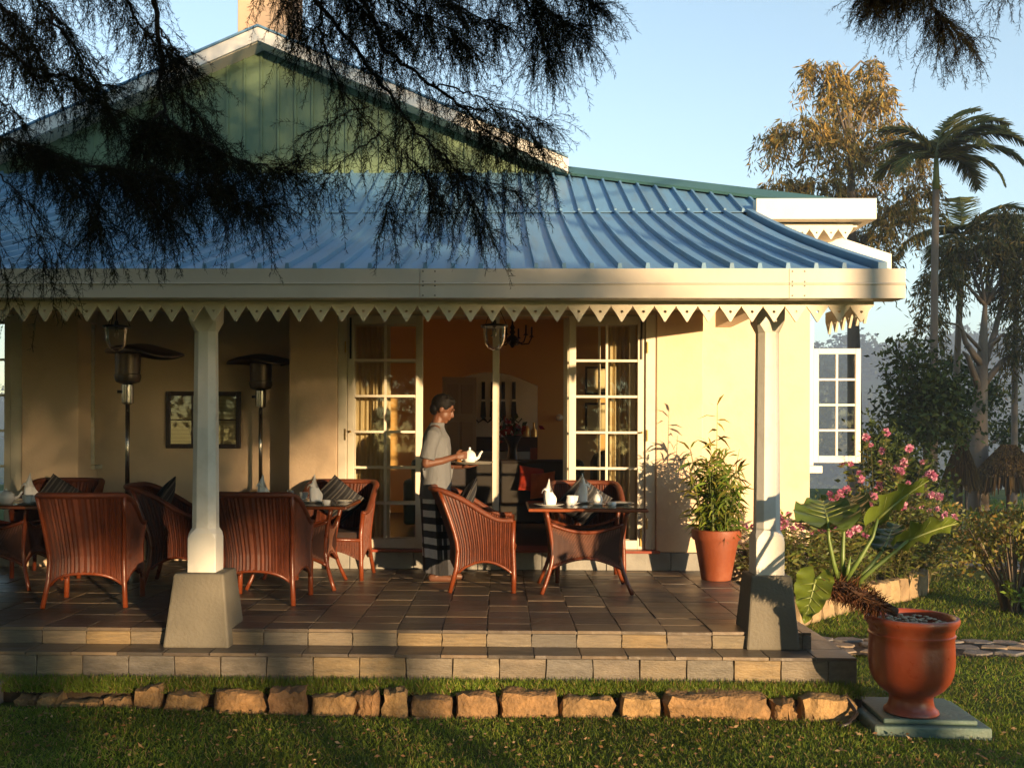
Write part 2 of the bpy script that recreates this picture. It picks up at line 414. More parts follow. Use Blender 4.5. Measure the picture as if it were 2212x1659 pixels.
def riser_row(y, ztop, h, x1, off, parent):
    k = int(math.floor((-6.6-X0)/TW))
    while X0+off+k*TW < x1-0.03:
        xa = X0+off+k*TW; w = min(TW, x1-xa)
        o = mesh_obj('riser_tile', random.choice(riser_m), parent, (xa, y+random.uniform(-0.003,0.003), ztop-h), (R(90), 0, 0))
        o.scale = (w/TW, h, 1)
        k += 1
riser_row(EDGE_Y-0.004, -0.022, 0.106-0.02, FLOOR_X1, 0.0, vs)
riser_row(TREAD_Y-0.004, LOWZ-0.022, 0.26, LOW_X1, 0.085, vs)
k = int(math.floor((-6.6-X0)/TW))
while X0+0.01+k*TW < LOW_X1-0.02:
    xa = X0+0.01+k*TW; w = min(TW, LOW_X1-xa)
    o = mesh_obj('tread_tile', random.choice(tread_m), vs, (xa, TREAD_Y-0.006, LOWZ+random.uniform(-0.001,0.001)))
    if w < TW: o.scale.x = w/TW
    k += 1
# platform at the right of the raised floor
for r_ in range(9):
    o = mesh_obj('tread_tile', random.choice(tread_m), vs, (LOW_X1, EDGE_Y+r_*0.3, LOWZ), (0, 0, R(90)))
    o.scale = (1, 0.80, 1)
# side risers facing right
for r_ in range(10):
    o = mesh_obj('riser_tile', random.choice(riser_m), vs, (LOW_X1-0.004, TREAD_Y+0.012+r_*TW, LOWZ-0.022-0.26), (R(90), 0, R(90)))
    o.scale = (1, 0.26, 1)

# ------------------------------------------------------------------ the house
H = empty('house', (0, 9.6, 0), label='cream plastered bungalow with sky-tinted metal veranda roof and green gable', cat='house')
HI = Matrix.Translation((0, -9.6, 0))
def hp(mb, name, m, parent=None, **kw):
    """a part of the house, given in scene coordinates"""
    p = parent or H
    o = mb.build(name, m, None, **kw)
    o.parent = p
    if p is H: o.matrix_parent_inverse = Matrix.Translation((0, -9.6, 0))
    return o
WX = lambda px: (px-1084)/223.0
P_L0, P_L1 = -4.70, -4.14          # left pillar
P_M0, P_M1 = -2.07, -1.60          # pillar between recess and doors
P_R0, P_R1 = 1.49, 1.94            # pillar right of the doors
PZ = 0.172                         # plinth height
ZT = 3.25
wm = K['wall']
hp(MB().box(P_M0, P_M1, 9.64, 9.96, PZ, ZT), 'pillar', wm, bevel=0.012)
hp(MB().box(P_R0, P_R1, 9.64, 9.96, PZ, ZT), 'pillar', wm, bevel=0.012)
hp(MB().box(P_L0, P_L1, 9.64, 9.96, 0.0, ZT), 'pillar', wm, bevel=0.012)
hp(MB().box(P_M1+0.002, P_R0-0.002, 9.66, 9.95, 2.47, ZT), 'lintel', wm)
hp(MB().box(-8.4, P_L0-0.002, 9.66, 9.95, 2.47, ZT), 'lintel', wm)
hp(MB().box(-8.4, -5.72, 9.65, 9.95, 0.0, 2.468), 'wall', wm)
# recess
hp(MB().box(P_L0+0.1, P_M0+0.35, 10.16, 10.40, 0.0, ZT), 'recess_wall', wm)
hp(MB().box(P_M0+0.02, P_M0+0.2, 9.962, 10.158, 0.0, ZT), 'recess_wall', wm)
hp(MB().box(P_L1-0.2, P_L1-0.02, 9.962, 10.158, 0.0, 0.98).box(P_L1-0.2, P_L1-0.02, 9.962, 10.158, 2.42, ZT), 'recess_wall', wm)
# right, set back wall and side wall
hp(MB().box(P_R1-0.25, P_R1-0.01, 9.962, 10.598, -0.1, 3.32), 'wall', wm)
hp(MB().box(P_R1-0.25, 3.26, 10.60, 10.82, -0.5, 3.55), 'wall', wm, bevel=0.012)
hp(MB().box(3.06, 3.258, 10.822, 18.0, -0.5, 1.0).box(3.06, 3.258, 10.822, 18.0, 2.52, 3.4)
   .box(3.06, 3.258, 13.9, 14.55, 1.002, 2.518).box(3.06, 3.258, 17.2, 18.0, 1.002, 2.518), 'side_wall', wm)  # back-room opening added and front one widened, unseen, to light the rooms
# plinth under the doors and the pillars
xp = -2.09
while xp < P_R1:
    w = min(0.62, P_R1+0.02-xp)
    hp(MB().box(xp+0.003, xp+w-0.003, 9.615, 9.94, 0.0, PZ-0.004), 'plinth_stone', K['greyplinth'], bevel=0.006); xp += w
hp(MB().box(P_M1-0.03, P_R0+0.03, 9.57, 9.97, PZ-0.004, PZ+0.022), 'door_sill', K['redwood'], bevel=0.004)

# ---- interior shell
im = K['interior']
hp(MB().box(-2.6, 3.058, 9.97, 14.28, 0.10, PZ), 'room_floor', K['darkwood'])
hp(MB().box(-2.9, 3.06, 9.97, 18.1, 2.95, 3.1), 'room_ceiling', K['ceiling'])
hp(MB().box(-2.85, -2.6, 10.41, 18.1, 0.0, 2.948), 'room_wall', im)
# wall with an arched opening
AX0, AX1, AZ = -0.86, 0.52, 2.0
arc = [(AX0+(AX1-AX0)*i/16, AZ+0.20*math.sin(math.pi*i/16)) for i in range(17)]
bw = MB().box(-2.6, AX0, 14.3, 14.52, PZ, 2.948).box(AX1, 3.058, 14.3, 14.52, PZ, 2.948)
for i in range(16):
    a, b_ = arc[i], arc[i+1]
    bw.prism([(a[0],a[1]),(b_[0],b_[1]),(b_[0],2.948),(a[0],2.948)], 14.3, 14.52)
hp(bw, 'arched_wall', im)
hp(MB().box(-2.6, 3.058, 14.53, 18.1, 0.10, PZ), 'room_floor', K['darkwood'])
hp(MB().box(-2.6, 3.058, 17.2, 17.4, PZ, 2.948), 'room_wall', K['white'])

# ---- glazed doors
def door_leaf(w, h, cols, rows, stile, bot, top, th=0.045, name='door_leaf', parent=None, pw=None, m=None):
    """root mesh = stiles and rails; children muntin and pane; origin bottom left, lies in x,z"""
    m = m or K['trim']
    f = MB()
    f.box(0, stile, 0, th, 0, h).box(w-stile, w, 0, th, 0, h)
    f.box(stile, w-stile, 0.001, th-0.001, 0, bot).box(stile, w-stile, 0.001, th-0.001, h-top, h)
    root = f.build(name, m, parent, bevel=0.004)
    iw, ih = w-2*stile, h-bot-top; mw = 0.024
    for i in range(1, cols):
        x = stile+iw*i/cols
        MB().box(x-mw/2, x+mw/2, 0.008, th-0.008, bot, h-top).build('muntin', m, root, bevel=0.003)
    for j in range(1, rows):
        z = bot+ih*j/rows
        MB().box(stile, w-stile, 0.007, th-0.007, z-mw/2, z+mw/2).build('muntin', m, root, bevel=0.003)
    pm = None
    for i in range(cols):
        for j in range(rows):
            x0 = stile+iw*i/cols+mw/2; x1 = stile+iw*(i+1)/cols-mw/2; z0 = bot+ih*j/rows+mw/2; z1 = bot+ih*(j+1)/rows-mw/2
            if pm is None:
                pm = MB().box(0, x1-x0, 0, 0.004, 0, z1-z0).mesh('pane', K['glass'])
            o = mesh_obj('pane', pm, root, (x0, th/2-0.002, z0))
            o.rotation_euler.z = random.uniform(-0.004, 0.004); o.rotation_euler.x = random.uniform(-0.003, 0.003)
    return root
def place_h(o, loc, rz=0):
    o.parent = H; o.matrix_parent_inverse = Matrix.Translation((0, -9.6, 0)); o.location = loc; o.rotation_euler.z = rz
Z0 = PZ+0.025
DH = 2.26
LW = 0.735
# frame
hp(MB().box(P_M1+0.004, P_M1+0.09, 9.66, 9.80, Z0, 2.468), 'door_frame', K['trim'], bevel=0.006)
hp(MB().box(P_R0-0.10, P_R0-0.004, 9.66, 9.80, Z0, 2.468), 'door_frame', K['trim'], bevel=0.006)
hp(MB().box(P_M1+0.092, P_R0-0.102, 9.665, 9.795, Z0+DH+0.005, 2.466), 'door_frame', K['trim'], bevel=0.006)
hp(MB().box(-0.092, -0.026, 9.70, 9.78, Z0, Z0+DH+0.002), 'door_post', K['trim'], bevel=0.005)
dl = door_leaf(LW, DH, 2, 6, 0.068, 0.085, 0.085); place_h(dl, (P_M1+0.095, 9.675, Z0), R(-1.5))
dl2 = door_leaf(LW-0.03, DH, 2, 6, 0.058, 0.085, 0.085); place_h(dl2, (P_M1+0.10, 9.80, Z0), R(5))
dr = door_leaf(LW, DH, 2, 6, 0.068, 0.085, 0.085); place_h(dr, (P_R0-0.105-LW, 9.675, Z0), R(1.0))
dr2 = door_leaf(LW-0.03, DH, 2, 6, 0.058, 0.085, 0.085); place_h(dr2, (P_R0-0.15-LW, 9.84, Z0), R(-4))
for d, x, sgn in ((dl, 0.03, 1), (dr, LW-0.034, -1)):
    for z, h in ((DH-0.42, 0.40), (0.03, 0.17)):
        MB().box(x-0.009, x+0.009, -0.014, -0.002, z, z+h).build('bolt', K['iron'] if z > 1 else K['brass'], d)
    MB().tube([(x, -0.001, 1.13), (x, -0.03, 1.13)], 0.007).lathe([(0.0,0),(0.012,0.004),(0.014,0.012),(0.008,0.02),(0,0.022)], 12, (x, -0.03, 1.12)).build('door_knob', K['brass'], d, smooth=True)
for xx in (P_M1+0.075, P_R0-0.085):
    for z in (0.45, 1.30, 2.15):
        hp(MB().box(xx-0.006, xx+0.006, 9.648, 9.659, z-0.055, z+0.055), 'hinge', K['brass'])
# door at the far left
dll = door_leaf(0.62, 2.27, 2, 6, 0.07, 0.085, 0.085); place_h(dll, (-5.45, 9.70, 0.19), 0)
hp(MB().box(-4.83, P_L0-0.002, 9.68, 9.80, 0.17, 2.468).box(-5.72, -5.46, 9.68, 9.80, 0.17, 2.468), 'door_frame', K['trim'], bevel=0.006)
hp(MB().box(-5.72, P_L0-0.004, 9.62, 9.96, 0.0, 0.168), 'plinth_stone', K['greyplinth'], bevel=0.006)
# side window in the recess, on the left return
wl = door_leaf(0.19, 1.43, 1, 4, 0.03, 0.05, 0.05, name='recess_window'); place_h(wl, (P_L1-0.045, 9.964, 0.985), R(90))
hp(MB().box(P_L1-0.03, P_L1+0.035, 9.963, 10.155, 0.94, 0.98), 'window_sill', K['trim'])

# ---- window in the side wall with one casement swung out
SW = MB()
SX0, SX1 = 3.20, 3.37
SW.box(SX0, SX1, 10.84, 10.90, 0.98, 2.55).box(SX0, SX1, 12.04, 12.10, 0.98, 2.55).box(SX0, SX1, 13.2, 13.26, 0.98, 2.55)
SW.box(SX0, SX1-0.002, 10.902, 13.9, 0.981, 1.04).box(SX0, SX1-0.002, 10.902, 13.9, 2.49, 2.549).box(SX0, SX1-0.004, 10.902, 13.9, 2.10, 2.15)
hp(SW, 'window_frame', K['white'], bevel=0.005)
hp(MB().box(3.262, 3.45, 10.78, 12.16, 0.90, 0.978), 'window_sill', K['white'], bevel=0.006)
cs = door_leaf(0.50, 1.235, 2, 4, 0.055, 0.075, 0.06, name='casement', m=K['white']); place_h(cs, (3.375, 10.86, 1.01), R(-3))
cs2 = door_leaf(0.50, 1.235, 2, 4, 0.055, 0.075, 0.06, name='casement', m=K['white']); place_h(cs2, (3.375, 12.06, 1.01), R(14))
# fixed lights of the two window openings, enlarged out of view for room light (the muntins throw the bars of the sun patch)
for ya in (10.9,):
    for z in (1.30, 1.57, 1.84):
        pass
hp(MB().box(3.12, 3.16, 14.56, 17.2, 1.62, 1.65).box(3.12, 3.16, 15.2, 15.23, 1.0, 2.52), 'muntin', K['white'])
# hood over that window
TS = 0.1385
def tooth_mesh(name, m, s=TS, h=0.100, th=0.016):
    w = s*0.5-0.004; r = 0.010; zc = -h*0.36; N_ = 10
    # ring of triangles around a drilled hole; outline sampled by angle
    out = [(-w, 0.0), (-w*0.72, 0.0), (0.0, 0.0), (w*0.72, 0.0), (w, 0.0), (w, -0.008), (w*0.55, -h*0.48), (0.004, -h), (-0.004, -h), (-w*0.55, -h*0.48), (-w, -0.008)]
    out = out[::-1]
    hole = []
    for (x, z) in out:
        a = math.atan2(z-zc, x); hole.append((r*math.cos(a), zc+r*math.sin(a)))
    n = len(out); b = MB(); vs_ = []
    for y in (0, th):
        vs_ += [(x, y, z) for x, z in out] + [(x, y, z) for x, z in hole]
    fs_ = []
    for i in range(n):
        j = (i+1)%n
        fs_ += [(i, n+i, n+j, j), (2*n+j, 3*n+j, 3*n+i, 2*n+i), (i, j, 2*n+j, 2*n+i), (n+j, n+i, 3*n+i, 3*n+j)]
    b.add(vs_, fs_); return b.mesh(name, m)
tooth_mesh_late = tooth_mesh('trim_tooth', K['white'])
hood = MB().slab([(3.26, 10.55, 3.475), (4.05, 10.55, 3.215), (4.05, 12.6, 3.215), (3.26, 12.6, 3.475)], 0.03)
hp(hood, 'window_hood', K['roof'])
hp(MB().prism([(3.27,3.30),(4.07,3.04),(4.07,3.205),(3.27,3.465)], 10.50, 10.548), 'hood_bargeboard', K['white'], bevel=0.004)
hp(MB().box(4.03, 4.069, 10.55, 12.6, 3.03, 3.18), 'hood_bargeboard', K['white'])
hp(MB().slab([(3.262, 10.552, 3.33), (4.02, 10.552, 3.07), (4.02, 12.58, 3.07), (3.262, 12.58, 3.33)], 0.015), 'hood_soffit', K['trim'])
for i in range(6):
    y = 10.62+i*0.1385
    o = mesh_obj('trim_tooth', tooth_mesh_late, None, (3.98, y, 3.04), (0,0,R(90))); o.parent = H; o.matrix_parent_inverse = Matrix.Translation((0, -9.6, 0))

# ---- columns with cement plinths
def column(x, y, pw0, pw1, pd0, pd1, zt=2.36, w=0.084):
    c = MB()
    # square foot, chamfered shaft, square head
    def ring(z, a, ch):
        b = a-ch
        return [(-b,-a,z),(b,-a,z),(a,-b,z),(a,b,z),(b,a,z),(-b,a,z),(-a,b,z),(-a,-b,z)]
    rings = [(0.36, w+0.012, 0.004), (0.60, w+0.012, 0.004), (0.635, w+0.010, 0.020), (0.67, w-0.002, 0.042),
             (2.00, w-0.012, 0.040), (2.045, w+0.002, 0.022), (2.075, w+0.010, 0.004), (zt, w+0.014, 0.004)]
    vs_, fs_ = [], []
    for r_ in rings: vs_ += ring(*r_)
    for i in range(len(rings)-1):
        for j in range(8): fs_.append((i*8+j, i*8+(j+1)%8, (i+1)*8+(j+1)%8, (i+1)*8+j))
    fs_ += [tuple(reversed(range(8))), tuple(range((len(rings)-1)*8, len(rings)*8))]
    c.add([(v[0]+x, v[1]+y, v[2]) for v in vs_], fs_)
    col = hp(c, 'column', K['column'], bevel=0.004)
    p = MB().frustum((x, y), pw0, pd0, pw1, pd1, LOWZ-0.004, 0.375).build('column_plinth', K['plinth'], None, bevel=0.014)
    p.parent = col
    return col
column(1.80, 6.80, 0.178, 0.135, 0.185, 0.135)
column(-2.02, 6.76, 0.222, 0.168, 0.215, 0.16)
column(-5.60, 6.78, 0.20, 0.15, 0.20, 0.15)

# ---- veranda roof: eave, fascia, toothed trim
EX1, EX0 = 2.36, -8.75
FY = 6.20
hp(MB().box(-8.6, 2.22, 7.05, 9.66, 2.50, 2.53), 'veranda_ceiling', K['ceiling'])
hp(MB().box(-8.6, 2.2, 6.70, 6.86, 2.362, 2.43), 'eave_beam', K['trim'], bevel=0.006)
hp(MB().box(2.05, 2.2, 6.862, 9.63, 2.34, 2.498), 'eave_beam', K['trim'], bevel=0.006)
seams = [EX0, -3.55, -0.515, 1.775, 2.49]
for a, b_ in zip(seams, seams[1:]):
    prof = [(0,2.160),(0.125,2.160),(0.125,2.175),(0.016,2.175),(0.016,2.238),(0.004,2.242),(0.004,2.250),(0.016,2.254),(0.016,2.332),(0.125,2.332),(0.125,2.342),(0,2.342),
            (0,2.256),(-0.008,2.250),(-0.008,2.246),(0,2.242)]
    n = len(prof); x0, x1 = a+0.0015, b_-0.0015
    f = MB(); f.add([(x0, FY+p[0], p[1]) for p in prof] + [(x1, FY+p[0], p[1]) for p in prof],
        [tuple(range(n)), tuple(reversed(range(n, 2*n)))] + [(i, i+n, (i+1)%n+n, (i+1)%n) for i in range(n)])
    fp = hp(f, 'fascia_panel', K['fascia'])
    for xx in ((a+0.05, ) if a > EX0 else ()):
        for dx in (-0.03, 0.045):
            for z in (2.175, 2.235, 2.262, 2.325):
                s_ = MB().box(xx+dx-0.004, xx+dx+0.004, FY-0.003, FY+0.001, z-0.004, z+0.004).build('screw', K['iron'], None); s_.parent = fp
# end of the gutter, running back along the verge
hp(MB().box(2.36, 2.486, 6.326, 6.40, 2.163, 2.338), 'fascia_panel', K['fascia'])
TY = 6.40; TS = 0.1385
trim = hp(MB().box(EX0, 2.37, TY, TY+0.02, 2.135, 2.20).box(2.352, 2.37, TY+0.021, 7.3, 2.135, 2.20), 'eave_trim', K['trim'])
tm = tooth_mesh('trim_tooth', K['trim'])
x = 2.37-TS/2-0.01; i = 0
while x > -6.6:
    o = mesh_obj('trim_tooth', tm, None, (x, TY+0.002, 2.136)); o.parent = trim
    o.rotation_euler.y = random.uniform(-0.02, 0.02); o.rotation_euler.x = random.uniform(-0.02, 0.02)
    x -= TS
for k in range(6):
    o = mesh_obj('trim_tooth', tm, None, (2.354, TY+0.03+TS*(k+0.5), 2.136), (0, 0, R(90))); o.parent = trim

# ---- roof sheets
RW = 0.1745
roof = hp(MB().slab([(EX0, FY+0.08, 2.332), (EX1, FY+0.08, 2.332), (EX1, 7.9, 2.765), (EX0, 7.9, 2.765)], 0.03).slab([(EX0, 7.9, 2.765), (EX1, 7.9, 2.765), (EX1, 9.60, 3.37), (EX0, 9.60, 3.37)], 0.03), 'roof', K['roof'])
BEND = (9.62, 3.44)
def strip(name, pts, w, m, rib=0.030, rh=0.034, lip=0.02):
    """roof sheet: a pan with a trapezoid rib on its left edge, following pts (y,z)"""
    prof = [(0.0,0.0),(0.005,rh),(rib-0.005,rh),(rib,0.0),(w,0.0)]
    b = MB(); vs_ = []
    for (y, z) in pts: vs_ += [(px_, y, z+pz_) for px_, pz_ in prof]
    k = len(prof); fs_ = []
    for i in range(len(pts)-1):
        for j in range(k-1): fs_.append((i*k+j, i*k+j+1, (i+1)*k+j+1, (i+1)*k+j))
    # front end
    n0 = len(vs_); vs_ += [(px_, pts[0][0], pts[0][1]-lip) for px_, pz_ in prof]
    for j in range(k-1): fs_.append((n0+j, n0+j+1, j+1, j))
    b.add(vs_, fs_); return b.mesh(name, m)
low_pts = []
for t in np.linspace(0, 1, 8):
    y = FY+0.05+(BEND[0]-FY-0.05)*t; z = 2.352+(BEND[1]-2.352)*t - 0.035*math.sin(math.pi*t)
    low_pts.append((float(y), float(z)))
low_m = strip('roof_sheet', low_pts, RW, K['roof'])
RX = 0.372
k0 = int(math.ceil((-8.4-RX)/RW)); k1 = int(math.floor((EX1-0.02-RX)/RW))
for k in range(k0, k1):
    o = mesh_obj('roof_sheet', low_m, None, (RX+k*RW, 0, random.uniform(-0.001,0.001))); o.parent = roof
xe = RX+k1*RW
if EX1-xe > 0.07:
    o = mesh_obj('roof_sheet', strip('roof_sheet', low_pts, EX1-xe, K['roof']), None, (xe, 0, 0)); o.parent = roof
# verge flashing down the right edge
vg = MB()
for i in range(len(low_pts)-1):
    (ya, za), (yb, zb) = low_pts[i], low_pts[i+1]
    vg.slab([(EX1-0.02, ya, za+0.04), (EX1+0.035, ya, za+0.04), (EX1+0.035, yb, zb+0.04), (EX1-0.02, yb, zb+0.04)], 0.09)
hp(vg, 'verge_flashing', K['roof'])
# upper slope
SL = 0.487
def top_y(xc):
    if xc < 0.66 and xc > -6.1: return 11.27
    if xc >= 0.66: return 11.25-(xc-0.66)*0.57
    return 11.25-(-6.1-xc)*0.57
upper = hp(MB().slab([(-6.1, 9.66, 3.42), (2.9, 9.66, 3.42), (0.66, 10.95, 4.04), (-6.1, 11.2, 4.16)], 0.03), 'roof', K['roof'])
um = {}
for k in range(k0, int((3.35-RX)/RW)):
    xc = RX+k*RW; ty = max(top_y(xc+RW/2), 9.75)
    key = round(ty, 3)
    if key not in um: um[key] = strip('roof_sheet', [(BEND[0]-0.03, BEND[1]+0.004), (ty, BEND[1]+0.004+(ty-BEND[0]+0.03)*SL)], RW, K['roof'], lip=0.004)
    o = mesh_obj('roof_sheet', um[key], None, (xc, 0, random.uniform(0,0.001))); o.parent = upper
# hip cap
def hip_pt(x): y = 11.25-(x-0.66)*0.57; return Vector((x, y, BEND[1]+0.05+(y-BEND[0])*SL))
pa, pb = hip_pt(0.62), hip_pt(3.42)
hc = MB()
n_ = Vector((0.0, -0.55, 0.0))
for q in range(1):
    d = (pb-pa).normalized(); side = Vector((-0.35, -0.62, -0.20)).normalized()*0.15; back = Vector((0.45, 0.45, -0.16)).normalized()*0.15
    up = Vector((0,0,0.055))
    vs_ = [pa+side, pb+side, pb+up, pa+up, pa+back, pb+back, pa+side+Vector((0,0,-0.03)), pb+side+Vector((0,0,-0.03))]
    hc.add(vs_, [(0,1,2,3), (3,2,5,4), (6,7,1,0)])
hp(hc, 'hip_cap', K['cap'])
# far side of the roof, falling away behind the hip
hp(MB().slab([(0.66, 11.25, 4.24), (3.42, 9.68, 3.47), (4.0, 12.5, 3.47), (4.0, 18.0, 3.47)], 0.03), 'roof', K['roof'])
# eave of the main roof right of the veranda
hp(MB().box(2.42, 3.56, 9.55, 9.68, 3.365, 3.565), 'fascia_panel', K['white'], bevel=0.006)
hp(MB().box(3.49, 3.555, 9.682, 18.0, 3.367, 3.56), 'fascia_panel', K['white'])
tr2 = hp(MB().box(2.42, 3.40, 9.74, 9.757, 3.31, 3.366), 'eave_trim', K['white'])
tm2 = tooth_mesh('trim_tooth', K['white'])
for k in range(7):
    o = mesh_obj('trim_tooth', tm2, None, (3.33-TS*k, 9.742, 3.311)); o.parent = tr2
hp(MB().box(2.0, 3.45, 9.76, 10.6, 3.33, 3.36), 'soffit', K['white'])

# ---- gable
GA = Vector((-2.72, 11.26, 5.70)); GE = 4.27; GS = (5.70-GE)/(0.66+2.72)
gw = hp(MB().prism([(-6.1,4.2),(0.66,4.2),(0.6,GE),(GA.x,5.66),(-6.04,GE)], 11.30, 11.34), 'gable_wall', K['gable'])
bwid = 0.1935; x = -6.05; i = 0
while x < 0.6:
    xa, xb = x+0.003, x+bwid-0.003
    za = 5.69-GS*abs(xa-GA.x); zb = 5.69-GS*abs(xb-GA.x); zm = None
    poly = [(xa,4.18),(xb,4.18),(xb,zb)]
    if xa < GA.x < xb: poly.append((GA.x,5.69))
    poly.append((xa,za))
    o = MB().prism(poly, 11.272, 11.299)
    o.prism([(xa,4.18),(xa+0.026,4.18),(xa+0.026,za-0.02),(xa,za-0.02)], 11.252, 11.2725)
    o = o.build('gable_board', K['gable'], None); o.parent = gw
    x += bwid; i += 1
for sgn, x1 in ((1, 0.72), (-1, -6.16)):
    z1 = 5.80-GS*abs(x1-GA.x)
    poly = [(GA.x, 5.66), (x1, z1-0.15), (x1, z1), (GA.x, 5.81)]
    if sgn < 0: poly = poly[::-1]
    hp(MB().prism(poly, 10.98, 11.02), 'rake_board', K['white'], bevel=0.004)
    hp(MB().prism([(p[0], p[1]-0.0) for p in ([(GA.x,5.655),(x1,z1-0.155),(x1,z1-0.12),(GA.x,5.69)] if sgn > 0 else [(GA.x,5.655),(GA.x,5.69),(x1,z1-0.12),(x1,z1-0.155)])], 11.021, 11.27), 'rake_soffit', K['trim'])
    hp(MB().slab([(GA.x, 10.96, 5.835), (x1, 10.96, z1+0.025), (x1, 18.0, z1+0.025), (GA.x, 18.0, 5.835)] if sgn > 0 else
                 [(x1, 10.96, z1+0.025), (GA.x, 10.96, 5.835), (GA.x, 18.0, 5.835), (x1, 18.0, z1+0.025)], 0.022), 'gable_roof', K['roof'])
ch = MB().box(-3.30, -2.62, 12.3, 12.95, 5.4, 8.0).box(-3.36, -2.56, 12.24, 13.0, 5.4, 6.16)
hp(ch, 'chimney', K['chimney'], bevel=0.01)
# ------------------------------------------------------------------ rattan furniture
def make_chair():
    """wicker tub armchair, faces +y, origin on the floor"""
    root = empty('wicker_armchair')
    # plan path of the shell: left arm front -> round the back -> right arm front
    def plan(t):
        a = 0.30; yf = 0.27; yb = -0.10
        # straight arm, half ellipse, straight arm
        if t < 0.27: s_ = t/0.27; return (-a-0.012*math.sin(math.pi*s_), yf+(yb-yf)*s_)
        if t > 0.73: s_ = (1-t)/0.27; return (a+0.012*math.sin(math.pi*s_), yf+(yb-yf)*s_)
        s_ = (t-0.27)/0.46; an = math.pi*(1-s_)
        e = 0.80
        cx = math.copysign(abs(math.cos(an))**e, math.cos(an)); sy = abs(math.sin(an))**e
        return (a*cx, yb-0.17*sy)
    def back(t):     # 0 at the arms, 1 at the back
        u = 1-abs(t-0.5)/0.5
        return max(0.0, min(1.0, (u-0.12)/0.62))
    def rim_z(t):
        u = back(t); s_ = u*u*(3-2*u)
        return 0.595+0.25*s_
    def pt(t, z):
        x, y = plan(t); b = back(t)
        k = max(0.0, (z-0.36))/0.48
        lean = 0.155*b*k**1.3
        fl = 1.0+0.10*k
        pin = 0.94+0.06*min(1, max(0, (0.36-z)/0.36)+k)
        return Vector((x*fl*pin, y*pin-lean, z))
    def bot_z(t):
        # arched lower edge between the four legs
        legs = [0.0, 0.34, 0.66, 1.0]
        for a, b_ in zip(legs, legs[1:]):
            if a <= t <= b_:
                s_ = (t-a)/(b_-a); return 0.155+0.105*math.sin(math.pi*s_)**0.8
        return 0.16
    nu, nv = 148, 9
    V_, F_ = [], []
    for i in range(nu+1):
        t = i/nu; z0, z1 = bot_z(t), rim_z(t)
        n_ = pt(min(1, t+0.004), 0.45)-pt(max(0, t-0.004), 0.45); nn = Vector((n_.y, -n_.x, 0)).normalized()
        off = 0.005*(1 if (i % 2) else -1)
        for j in range(nv+1):
            V_.append(pt(t, z0+(z1-z0)*j/nv) + nn*off)
    for i in range(nu):
        for j in range(nv):
            a = i*(nv+1)+j; F_.append((a, a+1, a+nv+2, a+nv+1))
    b = MB(); b.add(V_, F_)
    b.m = [1 if (f_//nv) % 4 == 3 else 0 for f_ in range(len(F_))]
    sh = b.build('woven_shell', [K['weave'], K['weave2']], root)
    so = sh.modifiers.new('solid', 'SOLIDIFY'); so.thickness = 0.014; so.offset = 0
    # rim
    n = 64
    MB().tube([pt(i/n, rim_z(i/n))+Vector((0,0,0.004)) for i in range(n+1)], [0.030 if 8 < i < 56 else 0.026 for i in range(n+1)], 8, flat=0.8).build('rim', K['weave'], root, smooth=True)
    MB().tube([pt(i/n, bot_z(i/n)) for i in range(n+1)], 0.013, 6).build('lower_rail', K['rattan'], root, smooth=True)
    # legs: bent poles at the back corners, straight posts at the front
    for t in (0.34, 0.66):
        p = []
        for z in (rim_z(t), 0.72, 0.6, 0.5, 0.42, 0.34):
            q = pt(t, z); nn = (Vector((q.x, q.y, 0))).normalized(); p.append(q+nn*0.017)
        q = p[-1]; sx = math.copysign(1, q.x)
        p += [Vector((q.x+0.006*sx, q.y-0.012, 0.20)), Vector((q.x+0.03*sx, q.y-0.065, 0.0))]
        MB().tube(p, [0.017,0.017,0.017,0.018,0.019,0.020,0.020,0.019], 8).build('leg', K['rattan'], root, smooth=True)
    for t in (0.0, 1.0):
        q = pt(t, 0.5); sx = math.copysign(1, q.x)
        MB().tube([pt(t, 0.60)+Vector((0,0.005,0)), pt(t, 0.4)+Vector((0,0.008,0)), pt(t, 0.15)+Vector((0,0.010,0)), Vector((q.x*1.0, q.y+0.012, 0))], 0.021, 8).build('leg', K['rattan'], root, smooth=True)
    # front apron and seat
    MB().tube([(-0.285,0.272,0.36),(0,0.285,0.365),(0.285,0.272,0.36)], 0.016, 6).build('seat_rail', K['rattan'], root, smooth=True)
    ap = MB()
    for i in range(24):
        x0 = -0.278+0.556*i/24; x1 = x0+0.0205
        zb = lambda x: 0.165+0.10*math.cos(math.pi*x/0.6)
        ap.add([(x0,0.270,zb(x0)),(x1,0.270,zb(x1)),(x1,0.270,0.36),(x0,0.270,0.36),(x0,0.279,zb(x0)),(x1,0.279,zb(x1)),(x1,0.279,0.36),(x0,0.279,0.36)],
               [(0,1,2,3),(7,6,5,4),(0,4,5,1),(1,5,6,2),(3,2,6,7),(0,3,7,4)])
    ap.build('front_apron', K['weave'], root)
    s_ = MB(); pts = [pt(i/40, 0.40)*0.955 for i in range(41)]
    s_.add([(p.x, p.y, 0.355) for p in pts]+[(p.x, p.y, 0.40) for p in pts]+[(p.x*0.93, p.y*0.93, 0.425) for p in pts],
           [tuple(reversed(range(41))), tuple(range(82,123))]+[(i, i+1, i+42, i+41) for i in range(40)]+[(40,0,41,81)]+[(41+i, 42+i, 83+i, 82+i) for i in range(40)]+[(81,41,82,122)])
    s_.build('seat_cushion', K['seat'], root, smooth=True, sharp=50)
    return root
K['seat'] = mat('dark_seat', (0.035,0.018,0.012), 0.8, 0.2, 20)

